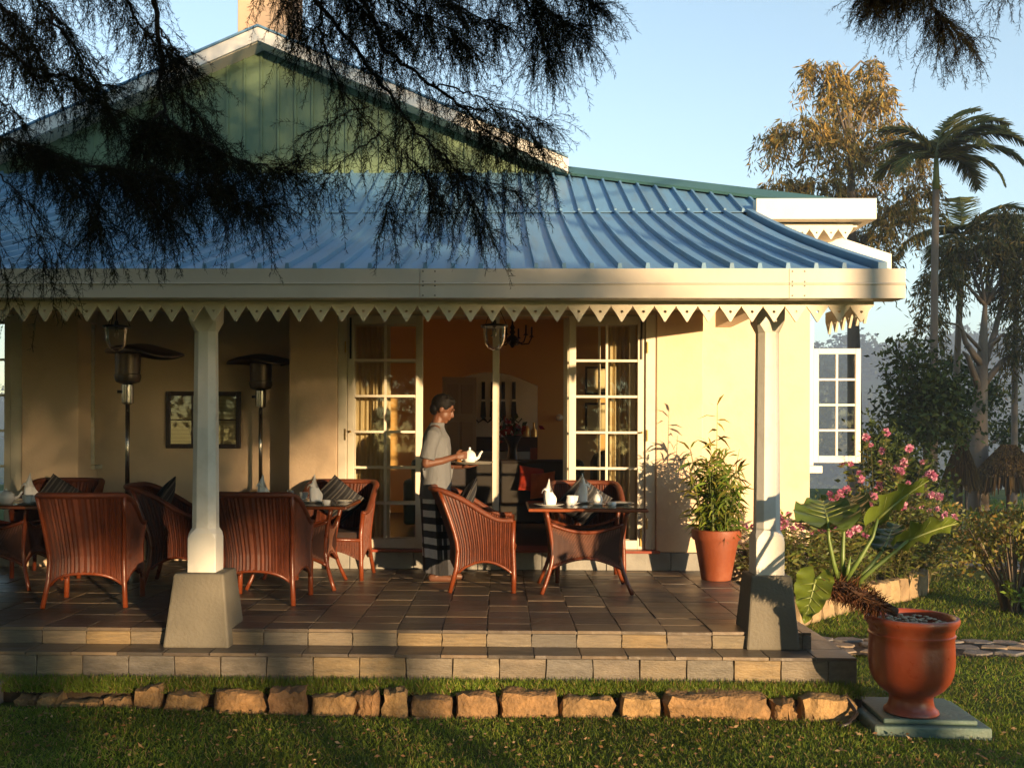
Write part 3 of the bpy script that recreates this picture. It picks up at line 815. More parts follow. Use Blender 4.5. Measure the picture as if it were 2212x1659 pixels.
def stripe_mat(name, stripes, freq, axis=0, rough=0.85, ang=0.0):
    m = bpy.data.materials.new(name); m.use_nodes = True
    t = m.node_tree; N = t.nodes; L = t.links; b = N['Principled BSDF']; b.inputs['Roughness'].default_value = rough
    tc = N.new('ShaderNodeTexCoord'); sp = N.new('ShaderNodeSeparateXYZ'); L.new(tc.outputs['Object'], sp.inputs[0])
    mu = N.new('ShaderNodeMath'); mu.operation = 'MULTIPLY'; mu.inputs[1].default_value = freq; L.new(sp.outputs[axis], mu.inputs[0])
    fr = N.new('ShaderNodeMath'); fr.operation = 'FRACT'; L.new(mu.outputs[0], fr.inputs[0])
    cr = N.new('ShaderNodeValToRGB'); cr.color_ramp.interpolation = 'CONSTANT'
    while len(cr.color_ramp.elements) < len(stripes): cr.color_ramp.elements.new(0.5)
    for e, (p, c) in zip(cr.color_ramp.elements, stripes): e.position = p; e.color = (*c, 1)
    L.new(fr.outputs[0], cr.inputs[0])
    no = N.new('ShaderNodeTexNoise'); no.inputs['Scale'].default_value = 250
    mx = N.new('ShaderNodeMix'); mx.data_type = 'RGBA'; mx.blend_type = 'MULTIPLY'; mx.inputs[0].default_value = 0.5
    L.new(cr.outputs[0], mx.inputs[6]); L.new(no.outputs['Color'], mx.inputs[7]); L.new(mx.outputs[2], b.inputs['Base Color'])
    return m
K['stripe'] = stripe_mat('striped_cotton', [(0.0,(0.015,0.015,0.017)),(0.30,(0.10,0.095,0.09)),(0.42,(0.022,0.022,0.026)),(0.62,(0.14,0.125,0.105)),(0.70,(0.02,0.02,0.024)),(0.86,(0.07,0.07,0.07))], 9.0)
def cushion_mesh(name, m, w=0.40, th=0.13):
    n = 14; V_, F_ = [], []
    for side in (1, -1):
        for i in range(n+1):
            for j in range(n+1):
                u, v = 2*i/n-1, 2*j/n-1
                e = (1-abs(u)**2.6)*(1-abs(v)**2.6)
                pin = 1-0.06*(1-abs(u)**2)*(abs(v)**3) ; pin2 = 1-0.06*(1-abs(v)**2)*(abs(u)**3)
                V_.append((u*w/2*pin2, v*w/2*pin, side*(0.004+th/2*max(0,e)**0.55)))
    q = (n+1)*(n+1)
    for i in range(n):
        for j in range(n):
            a = i*(n+1)+j; F_.append((a, a+n+1, a+n+2, a+1)); F_.append((q+a, q+a+1, q+a+n+2, q+a+n+1))
    for i in range(n):
        for a, b_ in ((i*(n+1), (i+1)*(n+1)), (i*(n+1)+n, (i+1)*(n+1)+n), (i, i+1), (n*(n+1)+i, n*(n+1)+i+1)):
            F_.append((a, b_, q+b_, q+a))
    b = MB(); b.add(V_, F_); return b.mesh(name, m, smooth=True)

def make_table():
    """square rattan dining table, origin on the floor"""
    root = empty('rattan_table')
    tw, td = 0.485, 0.425
    MB().box(-tw, tw, -td, td, 0.682, 0.708).build('table_top', K['tabletop'], root, bevel=0.008)
    MB().box(-tw+0.012, tw-0.012, -td+0.012, td-0.012, 0.7085, 0.7145).build('glass_top', K['tableglass'], root, bevel=0.002)
    def leg_pt(sx, sy, z):
        # wide under the top, pinched at the waist, splayed at the foot
        h = z/0.682
        w = 0.275+0.06*max(0,(h-0.45)/0.55)**1.6+0.095*max(0,(0.45-h)/0.45)**1.4
        d = 0.225+0.06*max(0,(h-0.45)/0.55)**1.6+0.085*max(0,(0.45-h)/0.45)**1.4
        return Vector((sx*w, sy*d, z))
    for sx in (-1,1):
        for sy in (-1,1):
            zs = [0.0,0.08,0.16,0.24,0.32,0.40,0.48,0.56,0.62,0.682]
            MB().tube([leg_pt(sx,sy,z) for z in zs], [0.017]*4+[0.019]*6, 8).build('leg', K['rattan'], root, smooth=True)
    def zt(u): return 0.50-0.0 +0.075*u*u      # sagging upper rail
    def zb(u): return 0.285-0.085*u*u           # arched lower rail
    for (a, b_) in (((-1,-1),(1,-1)),((-1,1),(1,1)),((-1,-1),(-1,1)),((1,-1),(1,1))):
        def P(u, z):
            p = leg_pt(a[0],a[1],z); q = leg_pt(b_[0],b_[1],z); return p.lerp(q, (u+1)/2)
        us = [i/10-1 for i in range(21)]
        MB().tube([P(u, zt(u)) for u in us], 0.016, 6).build('upper_rail', K['rattan'], root, smooth=True)
        MB().tube([P(u, zb(u)) for u in us], 0.015, 6).build('lower_rail', K['rattan'], root, smooth=True)
        # woven panel: backing plus slanted canes
        w = MB(); wb = MB(); n = 12
        vs_, fs_ = [], []
        nrm = (P(0,0.4)*Vector((1,1,0)) if False else Vector((P(0,0.4).x, P(0,0.4).y, 0))).normalized()
        for i in range(n+1):
            u = -0.96+1.92*i/n; vs_ += [P(u, zb(u))-nrm*0.003, P(u, zt(u))-nrm*0.003]
        fs_ = [(2*i, 2*i+1, 2*i+3, 2*i+2) for i in range(n)]
        pb_ = wb.add(vs_, fs_).build('panel_backing', K['panelback'], root)
        m = 44
        for i in range(-8, m):
            u0 = -0.96+1.92*i/m; u1 = u0+0.26
            pts = []
            for s_ in np.linspace(0,1,5):
                u = u1+(u0-u1)*s_
                pts.append((u, s_))
            pp = []
            for u, s_ in pts:
                if abs(u) <= 0.97: pp.append(P(u, zb(u)+(zt(u)-zb(u))*s_)+nrm*0.002)
            if len(pp) > 1: w.tube(pp, 0.0036, 4, cap=False)
        o = w.build('woven_panel', K['panelweave'], root)
        o.parent = root; pb_.parent = o
    return root

CG = 'wicker armchairs on the veranda'
TGR = 'rattan tables on the veranda'
# name, x, y, heading (0 faces the house)
chair0 = make_chair()
chairs = [
    (-3.14, 7.62, R(6),   'dark wicker armchair at front left, its back to the lawn, left of the column'),
    (-1.86, 7.80, R(-4),  'wicker armchair with its back to the lawn, just right of the near white column'),
    (-0.17, 8.50, R(-90), 'wicker armchair in side view between the standing waiter and the right table'),
    (0.78, 9.08, R(182),  'wicker armchair behind the right table, facing the lawn'),
    (-1.52, 9.12, R(176), 'wicker armchair behind the middle table, against the pillar by the doors'),
    (-2.80, 8.62, R(-82), 'wicker armchair in side view, half hidden behind the left column, below the framed notice'),
    (-4.12, 9.14, R(184), 'wicker armchair behind the left table, in front of the left pillar'),
    (-4.35, 7.62, R(4),   'wicker armchair at the left edge of the picture beside the left table'),
]
chair_objs = []
for i, (x, y, rz, lab) in enumerate(chairs[:7]):
    c = chair0 if i == 0 else copy_tree(chair0, None)
    c.location = (x, y, 0.002); c.rotation_euler.z = rz
    tag(c, lab, 'armchair', CG); chair_objs.append(c)
table0 = make_table()
tables = [(0.70, 8.46, 'square rattan table laid for tea in front of the right glazed door'),
          (-1.76, 8.58, 'square rattan table behind the armchair right of the left column'),
          (-4.27, 8.46, 'square rattan table at the left edge of the veranda')]
for i, (x, y, lab) in enumerate(tables):
    t = table0 if i == 0 else copy_tree(table0, None)
    t.location = (x, y, 0.002); tag(t, lab, 'table', TGR)
# striped cushions leaning in the chairs
cm = cushion_mesh('striped_cushion', K['stripe'])
for (i, tilt, roll, lab) in ((2, 64, 42, 'striped cushion in the armchair beside the waiter'), (3, 62, 38, 'striped cushion in the armchair behind the right table'),
                             (4, 60, 45, 'striped cushion in the armchair by the pillar'), (5, 62, 40, 'striped cushion in the armchair half behind the left column'),
                             (6, 60, 40, 'striped cushion in the armchair behind the left table')):
    c = chair_objs[i]; x, y, rz, _ = chairs[i]
    M_ = Matrix.Translation((x, y, 0)) @ Matrix.Rotation(rz, 4, 'Z') @ Matrix.Translation((0.02, -0.165, 0.685)) @ Matrix.Rotation(R(tilt), 4, 'X') @ Matrix.Rotation(R(roll), 4, 'Z')
    o = mesh_obj('striped_cushion', cm); o.matrix_world = M_
    tag(o, lab, 'cushion', 'striped cushions in the armchairs')

# ------------------------------------------------------------------ tableware
TZ = 0.717
def lathe_obj(name, prof, m, n=24, loc=(0,0,0), label=None, cat=None, group=None, sharp=45, extra=None):
    b = MB().lathe(prof, n)
    if extra: extra(b)
    o = b.build(name, m, None, smooth=True, sharp=sharp, loc=loc); tag(o, label, cat, group); return o
plate_prof = [(0,0.004),(0.06,0.004),(0.072,0.0),(0.078,0.003),(0.125,0.014),(0.127,0.017),(0.122,0.0175),(0.075,0.008),(0,0.008)]
saucer_prof = [(0,0.003),(0.03,0.003),(0.036,0.0),(0.04,0.003),(0.072,0.014),(0.073,0.016),(0.068,0.0165),(0.04,0.008),(0,0.007)]
cup_prof = [(0,0.0),(0.022,0.0),(0.024,0.004),(0.036,0.035),(0.041,0.066),(0.043,0.068),(0.039,0.067),(0.034,0.036),(0.021,0.007),(0,0.006)]
sugar_prof = [(0,0),(0.028,0),(0.033,0.006),(0.041,0.03),(0.042,0.05),(0.036,0.072),(0.026,0.086),(0.013,0.094),(0.007,0.099),(0.010,0.106),(0.009,0.113),(0,0.116)]
jug_prof = [(0,0),(0.030,0),(0.034,0.006),(0.036,0.04),(0.031,0.066),(0.029,0.078),(0.032,0.086),(0.028,0.085),(0.026,0.07),(0.03,0.04),(0.0,0.01)]
dish_prof = [(0,0),(0.028,0),(0.036,0.010),(0.037,0.026),(0.033,0.036),(0.026,0.037),(0.020,0.028),(0,0.026)]
def handle(b, x, z0, z1, r=0.004):
    b.tube([(x-0.004,0,z1), (x+0.018,0,z1+0.004), (x+0.027,0,(z0+z1)/2+0.006), (x+0.018,0,z0+0.004), (x-0.008,0,z0)], r, 6)

def napkin(loc, s=1.0, rz=0.0, label=None):
    """upright folded napkin: rolled foot, pointed front leaf and a side leaf folded out"""
    b = MB(); n = 28; rows = 13
    V_, F_ = [], []
    for j in range(rows+1):
        v = j/rows
        for i in range(n):
            a = 2*math.pi*i/n
            front = (1+math.cos(a-2.2))/2
            ztop = 0.10+0.105*front**2.0
            z = ztop*v
            r = 0.040+0.004*math.sin(3*a+1)-0.006*v + 0.012*math.sin(math.pi*min(1, v*1.2))*0.6
            if v > 0.55: r *= 1-0.75*((v-0.55)/0.45)**1.4*(0.55+0.45*front)
            r *= 1+0.06*math.sin(5*a+4*v)
            V_.append((r*math.cos(a)*1.05, r*math.sin(a)*0.75, z))
    for j in range(rows):
        for i in range(n): F_.append((j*n+i, j*n+(i+1)%n, (j+1)*n+(i+1)%n, (j+1)*n+i))
    F_.append(tuple(reversed(range(n))))
    b.add(V_, F_)
    o = b.build('napkin', K['linen'], None, smooth=True)
    # folded-out leaves
    for sgn, zz, ln in ((-1, 0.112, 0.040),):
        l = MB(); vs_, fs_ = [], []
        for i in range(7):
            t = i/6; w = 0.026*math.sin(math.pi*min(0.98, 0.15+0.85*t))**0.8*(1-t)**0.35+0.001
            x = sgn*(0.024+ln*t); z = zz+0.022*math.sin(math.pi*t*0.75)-0.030*t*t
            vs_ += [(x, -w, z-0.01*(1-t)), (x, 0, z+0.009), (x, w, z-0.006)]
        for i in range(6):
            a = i*3; fs_ += [(a, a+1, a+4, a+3), (a+1, a+2, a+5, a+4)]
        lo = l.add(vs_, fs_).build('folded_leaf', K['linen'], o, smooth=True)
        sm = lo.modifiers.new('s', 'SOLIDIFY'); sm.thickness = 0.002
    o.location = loc; o.rotation_euler.z = rz; o.scale = (s, s, s)
    return tag(o, label, 'napkin', 'folded white napkins')

def saucer_cup(loc, label, i=0):
    o = lathe_obj('saucer', saucer_prof, K['china'], loc=loc, label='white saucer '+label, cat='saucer', group='saucers')
    c = MB().lathe(cup_prof, 24); handle(c, 0.038, 0.02, 0.052)
    c = c.build('cup', K['china'], None, smooth=True, sharp=45, loc=(loc[0], loc[1], loc[2]+0.0075), rz=random.uniform(-2,2))
    tag(c, 'white tea cup '+label, 'cup', 'tea cups')
# right table
tx, ty = 0.70, 8.46
lathe_obj('plate', plate_prof, K['china'], 32, (tx-0.31, ty-0.20, TZ), 'white plate at the left end of the right table', 'plate', 'plates')
napkin((tx-0.30, ty-0.20, TZ+0.009), 1.05, 0.1, 'folded napkin on the plate at the left end of the right table')
lathe_obj('plate', plate_prof, K['china'], 32, (tx-0.02, ty+0.18, TZ), 'white plate at the back of the right table', 'plate', 'plates')
napkin((tx-0.01, ty+0.16, TZ+0.009), 1.22, 2.9, 'taller folded napkin in the middle of the right table')
saucer_cup((tx-0.09, ty-0.02, TZ), 'in the middle of the right table')
o = lathe_obj('milk_jug', jug_prof, K['china'], 20, (tx-0.13, ty-0.20, TZ), 'small white milk jug at the front of the right table', 'jug')
b = MB(); handle(b, -0.03, 0.025, 0.065, 0.004); h_ = b.build('jug_handle', K['china'], o, smooth=True); h_.rotation_euler.z = math.pi
lathe_obj('saucer', saucer_prof, K['china'], 24, (tx+0.10, ty-0.15, TZ), 'white saucer under the lidded sugar bowl', 'saucer', 'saucers')
lathe_obj('sugar_bowl', sugar_prof, K['china'], 24, (tx+0.10, ty-0.15, TZ+0.008), 'white lidded sugar bowl with a knob on the right table', 'sugar bowl')
lathe_obj('plate', plate_prof, K['china'], 32, (tx+0.30, ty+0.02, TZ), 'white plate at the right end of the right table', 'plate', 'plates')
lathe_obj('small_dish', dish_prof, K['china'], 20, (tx+0.215, ty-0.19, TZ), 'small round white dish on the right table', 'dish')
b = MB().box(-0.004, 0.004, -0.09, 0.04, 0, 0.002).lathe([(0,0),(0.011,0.001),(0,0.003)], 10, (0,0.05,0), sx=0.8, sy=1.8)
o = b.build('teaspoon', K['steel'], None, loc=(tx-0.40, ty-0.22, TZ+0.019), rz=0.4); tag(o, 'teaspoon lying on the left plate of the right table', 'spoon')
# middle table
tx, ty = -1.76, 8.58
napkin((tx-0.31, ty+0.05, TZ+0.009), 1.15, 0.6, 'folded napkin left of the armchair back on the middle table')
lathe_obj('plate', plate_prof, K['china'], 32, (tx-0.31, ty+0.05, TZ), 'white plate under the left napkin of the middle table', 'plate', 'plates')
napkin((tx+0.16, ty-0.05, TZ+0.009), 1.15, 0.2, 'folded napkin standing on the right half of the middle table')
lathe_obj('plate', plate_prof, K['china'], 32, (tx+0.17, ty-0.05, TZ), 'white plate under the right napkin of the middle table', 'plate', 'plates')
lathe_obj('small_dish', dish_prof, K['china'], 20, (tx+0.29, ty-0.26, TZ), 'small white butter dish at the corner of the middle table', 'dish')
lathe_obj('saucer', saucer_prof, K['china'], 24, (tx+0.40, ty+0.0, TZ), 'white saucer at the right edge of the middle table', 'saucer', 'saucers')
lathe_obj('glass_jar', [(0,0),(0.04,0),(0.043,0.01),(0.043,0.07),(0.036,0.085),(0.036,0.10),(0.033,0.10),(0.033,0.085),(0.04,0.07),(0.04,0.008),(0,0.006)], K['clearglass'], 20, (tx-0.09, ty+0.10, TZ), 'small clear glass jar on the middle table', 'jar')
saucer_cup((tx+0.02, ty+0.14, TZ), 'at the back of the middle table')
# left table
tx, ty = -4.27, 8.46
lathe_obj('plate', plate_prof, K['china'], 32, (tx+0.28, ty-0.12, TZ), 'white plate on the left table', 'plate', 'plates')
napkin((tx+0.28, ty-0.10, TZ+0.009), 1.2, 0.5, 'folded napkin on the left table')
saucer_cup((tx+0.33, ty-0.27, TZ), 'at the corner of the left table')
lathe_obj('small_dish', dish_prof, K['china'], 20, (tx+0.43, ty-0.25, TZ), 'small white dish at the right edge of the left table', 'dish')
b = MB().lathe([(0,0),(0.045,0),(0.05,0.004),(0.072,0.045),(0.068,0.075),(0.045,0.10),(0.03,0.105),(0.01,0.115),(0.012,0.124),(0,0.13)], 24)
b.tube([(0.062,0,0.04),(0.10,0,0.06),(0.125,0,0.10)], [0.016,0.011,0.008], 8); handle(b, -0.06, 0.04, 0.085, 0.006)
b.build('teapot', K['china'], None, smooth=True, sharp=45, loc=(tx+0.14, ty-0.25, TZ), rz=0.5); tag(bpy.data.objects['teapot'], 'round white teapot on the left table', 'teapot')

# ------------------------------------------------------------------ patio heaters
def heater(loc, label, tilt, m_hat):
    r = empty('patio_heater', loc, 0, label, 'patio heater', 'patio heaters')
    MB().lathe([(0,0),(0.115,0),(0.118,0.02),(0.118,0.70),(0.108,0.735),(0.07,0.75),(0,0.752)], 28).build('gas_housing', K['steel'], r, smooth=True, sharp=40)
    MB().tube([(0,0,0.75),(0,0,1.60)], 0.019, 14).build('pole', K['steel'], r, smooth=True)
    MB().lathe([(0.024,1.555),(0.05,1.57),(0.052,1.585),(0.052,1.73),(0.035,1.74)], 20).build('control_collar', K['steel'], r, smooth=True, sharp=40)
    MB().tube([(-0.05,-0.01,1.67),(-0.085,-0.02,1.67)], 0.014, 10).build('control_knob', K['iron'], r, smooth=True)
    MB().lathe([(0.06,1.74),(0.10,1.755),(0.112,1.79),(0.112,1.82),(0.104,1.825),(0.108,1.93),(0.108,2.0),(0.09,2.01),(0,2.01)], 28).build('burner', K['darksteel'], r, smooth=True, sharp=40)
    h = MB(); n = 40; rows = [(0.0,0.075),(0.06,0.07),(0.16,0.048),(0.26,0.02),(0.325,-0.005),(0.33,-0.02)]
    V_, F_ = [], []
    for rr, z in rows:
        for i in range(n):
            a = 2*math.pi*i/n; w = (rr/0.33)**2
            V_.append((rr*math.cos(a), rr*math.sin(a), 2.02+z+w*(0.016*math.sin(3*a+0.7)+0.012*math.sin(2*a))))
    for j in range(len(rows)-1):
        for i in range(n): F_.append((j*n+i, j*n+(i+1)%n, (j+1)*n+(i+1)%n, (j+1)*n+i))
    ho = h.add(V_, F_).build('reflector_hat', m_hat, r, smooth=True)
    sm = ho.modifiers.new('s', 'SOLIDIFY'); sm.thickness = 0.004
    ho.rotation_euler = tilt
    return r
heater((-3.28, 8.66, 0), 'steel patio heater with a bent reflector hat in front of the recess window', (R(-1), R(4), 0), K['darksteel'])
heater((-2.40, 9.86, 0), 'dark patio heater standing in the shaded recess beside the pillar', (R(0), R(0), 0), K['darksteel'])

# ------------------------------------------------------------------ hanging lanterns
def lantern(loc, label):
    r = empty('hanging_lantern', loc, 0, label, 'lantern', 'bell jar lanterns under the veranda ceiling')
    # origin at the ring
    rt = 0.093
    MB().lathe([(rt-0.01,0.0),(rt+0.014,-0.004),(rt+0.016,0.012),(rt-0.006,0.016)], 28).build('ring', K['iron'], r, smooth=True)
    b = MB()
    for i in range(3):
        a = 2*math.pi*i/3+0.3
        b.tube([(math.cos(a)*(rt+0.012), math.sin(a)*(rt+0.012), 0.01), (math.cos(a)*0.012, math.sin(a)*0.012, 0.20)], 0.003, 5)
    b.build('chains', K['iron'], r)
    MB().tube([(0,0,0.20),(0,0,2.498-loc[2])], 0.006, 8).lathe([(0,2.47-loc[2]),(0.045,2.475-loc[2]),(0.05,2.497-loc[2])], 16).lathe([(0.0,0.18),(0.03,0.185),(0.02,0.21),(0,0.215)], 12).build('hanging_rod', K['iron'], r, smooth=True)
    MB().tube([(0,0,0.20),(0,0,0.05)], 0.004, 6).lathe([(0.0,-0.01),(0.016,-0.005),(0.018,0.03),(0.012,0.055),(0,0.058)], 12).build('lamp_holder', K['iron'], r, smooth=True)
    g = MB().lathe([(rt+0.004,0.012),(rt-0.004,0.0),(rt-0.006,-0.08),(rt-0.018,-0.135),(0.05,-0.172),(0.02,-0.188),(0,-0.19)], 32).build('glass_bell', K['clearglass'], r, smooth=True)
    MB().lathe([(0,-0.012),(0.012,-0.015),(0.018,-0.05),(0.014,-0.075),(0,-0.082)], 14).build('bulb', K['clearglass'], r, smooth=True)
    return r
q = at(252, 708, 7.9); lantern(tuple(q), 'glass bell lantern hanging at left, before the recess')
q = at(1068, 706, 7.9); lantern(tuple(q), 'glass bell lantern hanging in the middle of the open doors')

# ------------------------------------------------------------------ notice frame on the recess wall
p0, p1 = at(360, 968, 10.15), at(521, 846, 10.15)
w, h = p1.x-p0.x, p1.z-p0.z
fr = empty('notice_frame', (p0.x, 10.155, p0.z), 0, 'dark framed notice board with pale papers on the recess wall', 'picture frame')
b = MB(); t_ = 0.045
b.box(0,t_,-0.035,0,0,h).box(w-t_,w,-0.035,0,0,h).box(t_,w-t_,-0.034,0,0,t_).box(t_,w-t_,-0.034,0,h-t_,h)
b.box(w*0.34,w*0.34+0.018,-0.028,0,t_,h-t_).box(w*0.66-0.018,w*0.66,-0.028,0,t_,h-t_).box(t_,w-t_,-0.027,0,h*0.49,h*0.51)
b.build('frame', K['darkwood'], fr, bevel=0.004)
K['print'] = stripe_mat('printed_page', [(0.0,(0.60,0.50,0.29)),(0.72,(0.40,0.33,0.19)),(0.86,(0.60,0.50,0.29))], 26, axis=2)
xs_ = [t_, w*0.34+0.018, w*0.66]; xe_ = [w*0.34, w*0.66-0.018, w-t_]
for xa, xb in zip(xs_, xe_):
    for za, zb_ in ((t_, h*0.49), (h*0.51, h-t_)):
        MB().box(xa, xb, -0.012, -0.008, za, zb_).build('page', K['print'], fr)
MB().box(t_, w-t_, -0.022, -0.020, t_, h-t_).build('glazing', K['glass'], fr)
# ------------------------------------------------------------------ leaf builders
def unit(a): return a/np.maximum(np.linalg.norm(a, axis=-1, keepdims=True), 1e-9)
def kites(P, D, L, Wd, fold=0.25, seed=0):
    """one kite-shaped leaf per row: base, two shoulders, tip"""
    g = np.random.default_rng(seed); n = len(P)
    D = unit(D); up = unit(g.normal(size=(n,3)) + np.array([0,0,0.6])); S_ = unit(np.cross(D, up)); N_ = np.cross(S_, D)
    L = np.asarray(L).reshape(-1,1)*np.ones((n,1)); Wd = np.asarray(Wd).reshape(-1,1)*np.ones((n,1))
    m = P + D*L*0.42
    V_ = np.stack([P, m + S_*Wd*0.5 + N_*Wd*fold*0.5, P + D*L, m - S_*Wd*0.5 + N_*Wd*fold*0.5], 1).reshape(-1,3)
    F_ = np.arange(4*n).reshape(n,4)
    return V_, F_
def ribbons(A, B, w0, w1, seed=0):
    """thin tapering blades from A to B"""
    g = np.random.default_rng(seed); n = len(A); D = unit(B-A); S_ = unit(np.cross(D, unit(g.normal(size=(n,3)))))
    w0 = np.asarray(w0).reshape(-1,1)*np.ones((n,1)); w1 = np.asarray(w1).reshape(-1,1)*np.ones((n,1))
    V_ = np.stack([A-S_*w0/2, A+S_*w0/2, B+S_*w1/2, B-S_*w1/2], 1).reshape(-1,3)
    return V_, np.arange(4*n).reshape(n,4)
def tints(n, cols, jit=0.2, seed=0, k=4, p=None):
    g = np.random.default_rng(seed); c = np.array(cols, dtype=float)[g.choice(len(cols), n, p=p)]
    c = c*(1+jit*(g.random((n,1))*2-1)); return np.repeat(c, k, 0)
def join(parts):
    Vs, Fs, o = [], [], 0
    for v, f in parts: Vs.append(v); Fs.append(f+o); o += len(v)
    return np.concatenate(Vs), np.concatenate(Fs)

# ------------------------------------------------------------------ stones of the lawn edge
def stone_mesh(w, h, d, seed):
    r = np.random.default_rng(seed); nx_, ny_, nz_ = 7, 4, 4
    b = MB(); idx = {}; V_ = []
    def vid(i,j,k):
        if (i,j,k) not in idx:
            p = np.array([2*i/nx_-1, 2*j/ny_-1, 2*k/nz_-1]); idx[(i,j,k)] = len(V_)
            q = p.copy(); l4 = (np.abs(p)**np.array([12,7,7])).sum()**(1/9); q = p/max(l4,1e-6) if l4 > 1 else p
            q = q*(1+0.05*np.sin(3.1*p[0]+seed)+0.04*np.sin(4.3*p[2]+1.7*p[0]+seed*2))
            V_.append(tuple(q*np.array([w/2,d/2,h/2])+r.normal(size=3)*0.0075))
        return idx[(i,j,k)]
    F_ = []
    for i in range(nx_):
        for j in range(ny_):
            F_.append((vid(i,j,0), vid(i,j+1,0), vid(i+1,j+1,0), vid(i+1,j,0))); F_.append((vid(i,j,nz_), vid(i+1,j,nz_), vid(i+1,j+1,nz_), vid(i,j+1,nz_)))
    for i in range(nx_):
        for k in range(nz_):
            F_.append((vid(i,0,k), vid(i+1,0,k), vid(i+1,0,k+1), vid(i,0,k+1))); F_.append((vid(i,ny_,k), vid(i,ny_,k+1), vid(i+1,ny_,k+1), vid(i+1,ny_,k)))
    for j in range(ny_):
        for k in range(nz_):
            F_.append((vid(0,j,k), vid(0,j,k+1), vid(0,j+1,k+1), vid(0,j+1,k))); F_.append((vid(nx_,j,k), vid(nx_,j+1,k), vid(nx_,j+1,k+1), vid(nx_,j,k+1)))
    b.add(V_, F_); me = b.mesh('stone', K['stone'], smooth=True); me.set_sharp_from_angle(angle=R(38)); return me
edge = empty('stone_edging', (0, 6.24, LAWN), label='row of rough ochre stones edging the grass strip below the steps', cat='stone edging')
spans = [(30,80),(82,134),(136,222),(226,285),(290,355),(357,447),(470,580),(592,672),(685,782),(784,836),(840,897),(900,998),(1003,1098),(1101,1228),(1240,1350),(1368,1452),(1464,1698),(1702,1757),(1762,1893)]
for i, (a, b_) in enumerate(spans):
    a *= 0.981; b_ *= 0.981; Yc = 6.245-0.055*((a+b_)/2/1860)
    xa, xb = at(a, 1510, Yc-0.08).x, at(b_, 1510, Yc-0.08).x
    h = 0.205+0.022*math.sin(i*2.1)-(0.05 if a < 260 else 0)
    o = mesh_obj('stone', stone_mesh(xb-xa-0.004, h, 0.19+0.03*math.sin(i*1.3), i+3), edge, ((xa+xb)/2, Yc-6.24, -0.035+h/2-0.03), (R(random.uniform(-3,3)), R(random.uniform(-1.5,1.5)), R(random.uniform(-3,3))))
tag(MB().box(-6.5, LOW_X1-0.02, 6.26, 6.43, -0.7, STRIPZ-0.02).build('grass_strip', K['soil']), 'raised strip of soil behind the edging stones', kind='structure')
# flagstone at the far left end of the strip
o = MB().box(-4.2,-3.16, 6.16, 6.41, -0.5, STRIPZ+0.006).build('flagstone', K['pathstone'], None, bevel=0.012); tag(o, 'grey flagstone at the left end of the grass strip', 'flagstone')

# ------------------------------------------------------------------ stone paths
def path(name, pts, width, size, z, label):
    root = empty(name, (pts[0][0], pts[0][1], z), label=label, kind='structure')
    g = random.Random(5)
    n = 0
    base = MB(); vs_ = []
    for (x, y) in pts: vs_ += [(x-pts[0][0], y-width/2-pts[0][1], -0.004), (x-pts[0][0], y+width/2-pts[0][1], -0.004)]
    base.add(vs_, [(2*i, 2*i+2, 2*i+3, 2*i+1) for i in range(len(pts)-1)]); base.build('path_bed', K['soil'], root)
    rows = max(2, round(width/size))
    for i in range(len(pts)-1):
        (xa, ya), (xb, yb) = pts[i], pts[i+1]; L_ = math.hypot(xb-xa, yb-ya); cols = max(1, round(L_/size/1.25))
        for r_ in range(rows):
            off = g.uniform(-0.3, 0.3)
            for c in range(cols):
                t = (c+0.5+off)/cols; cx = xa+(xb-xa)*t; cy = ya+(yb-ya)*t-width/2+width*(r_+0.5)/rows
                k = g.randint(4, 7); a0 = g.uniform(0, 6.28)
                poly = []
                for q in range(k):
                    an = a0+2*math.pi*q/k; rr = size*0.5*g.uniform(0.72, 1.14)
                    poly.append((cx+rr*1.30*math.cos(an)-pts[0][0], cy+rr*math.sin(an)*0.98-pts[0][1]))
                zt_ = g.uniform(0.004, 0.022)
                b = MB(); m = len(poly)
                b.add([(p[0],p[1],-0.02) for p in poly]+[(p[0],p[1],zt_-0.006) for p in poly]+[(cx-pts[0][0]+(p[0]-cx+pts[0][0])*0.93, cy-pts[0][1]+(p[1]-cy+pts[0][1])*0.93, zt_) for p in poly],
                      [tuple(range(2*m,3*m))]+[(q, (q+1)%m, m+(q+1)%m, m+q) for q in range(m)]+[(m+q, m+(q+1)%m, 2*m+(q+1)%m, 2*m+q) for q in range(m)])
                b.build('paving_stone', K['pathstone'], root); n += 1
    return root
path('stone_path', [(2.36, 8.25), (3.6, 8.2), (4.8, 8.12), (6.2, 8.0)], 0.62, 0.20, LAWN+0.022, 'crazy paved stone path across the lawn beside the veranda')
path('garden_path', [(4.9, 14.3), (6.3, 13.6), (7.6, 12.6), (9.2, 11.6)], 1.0, 0.34, LAWN+0.022, 'curving stone path beyond the round lawn')

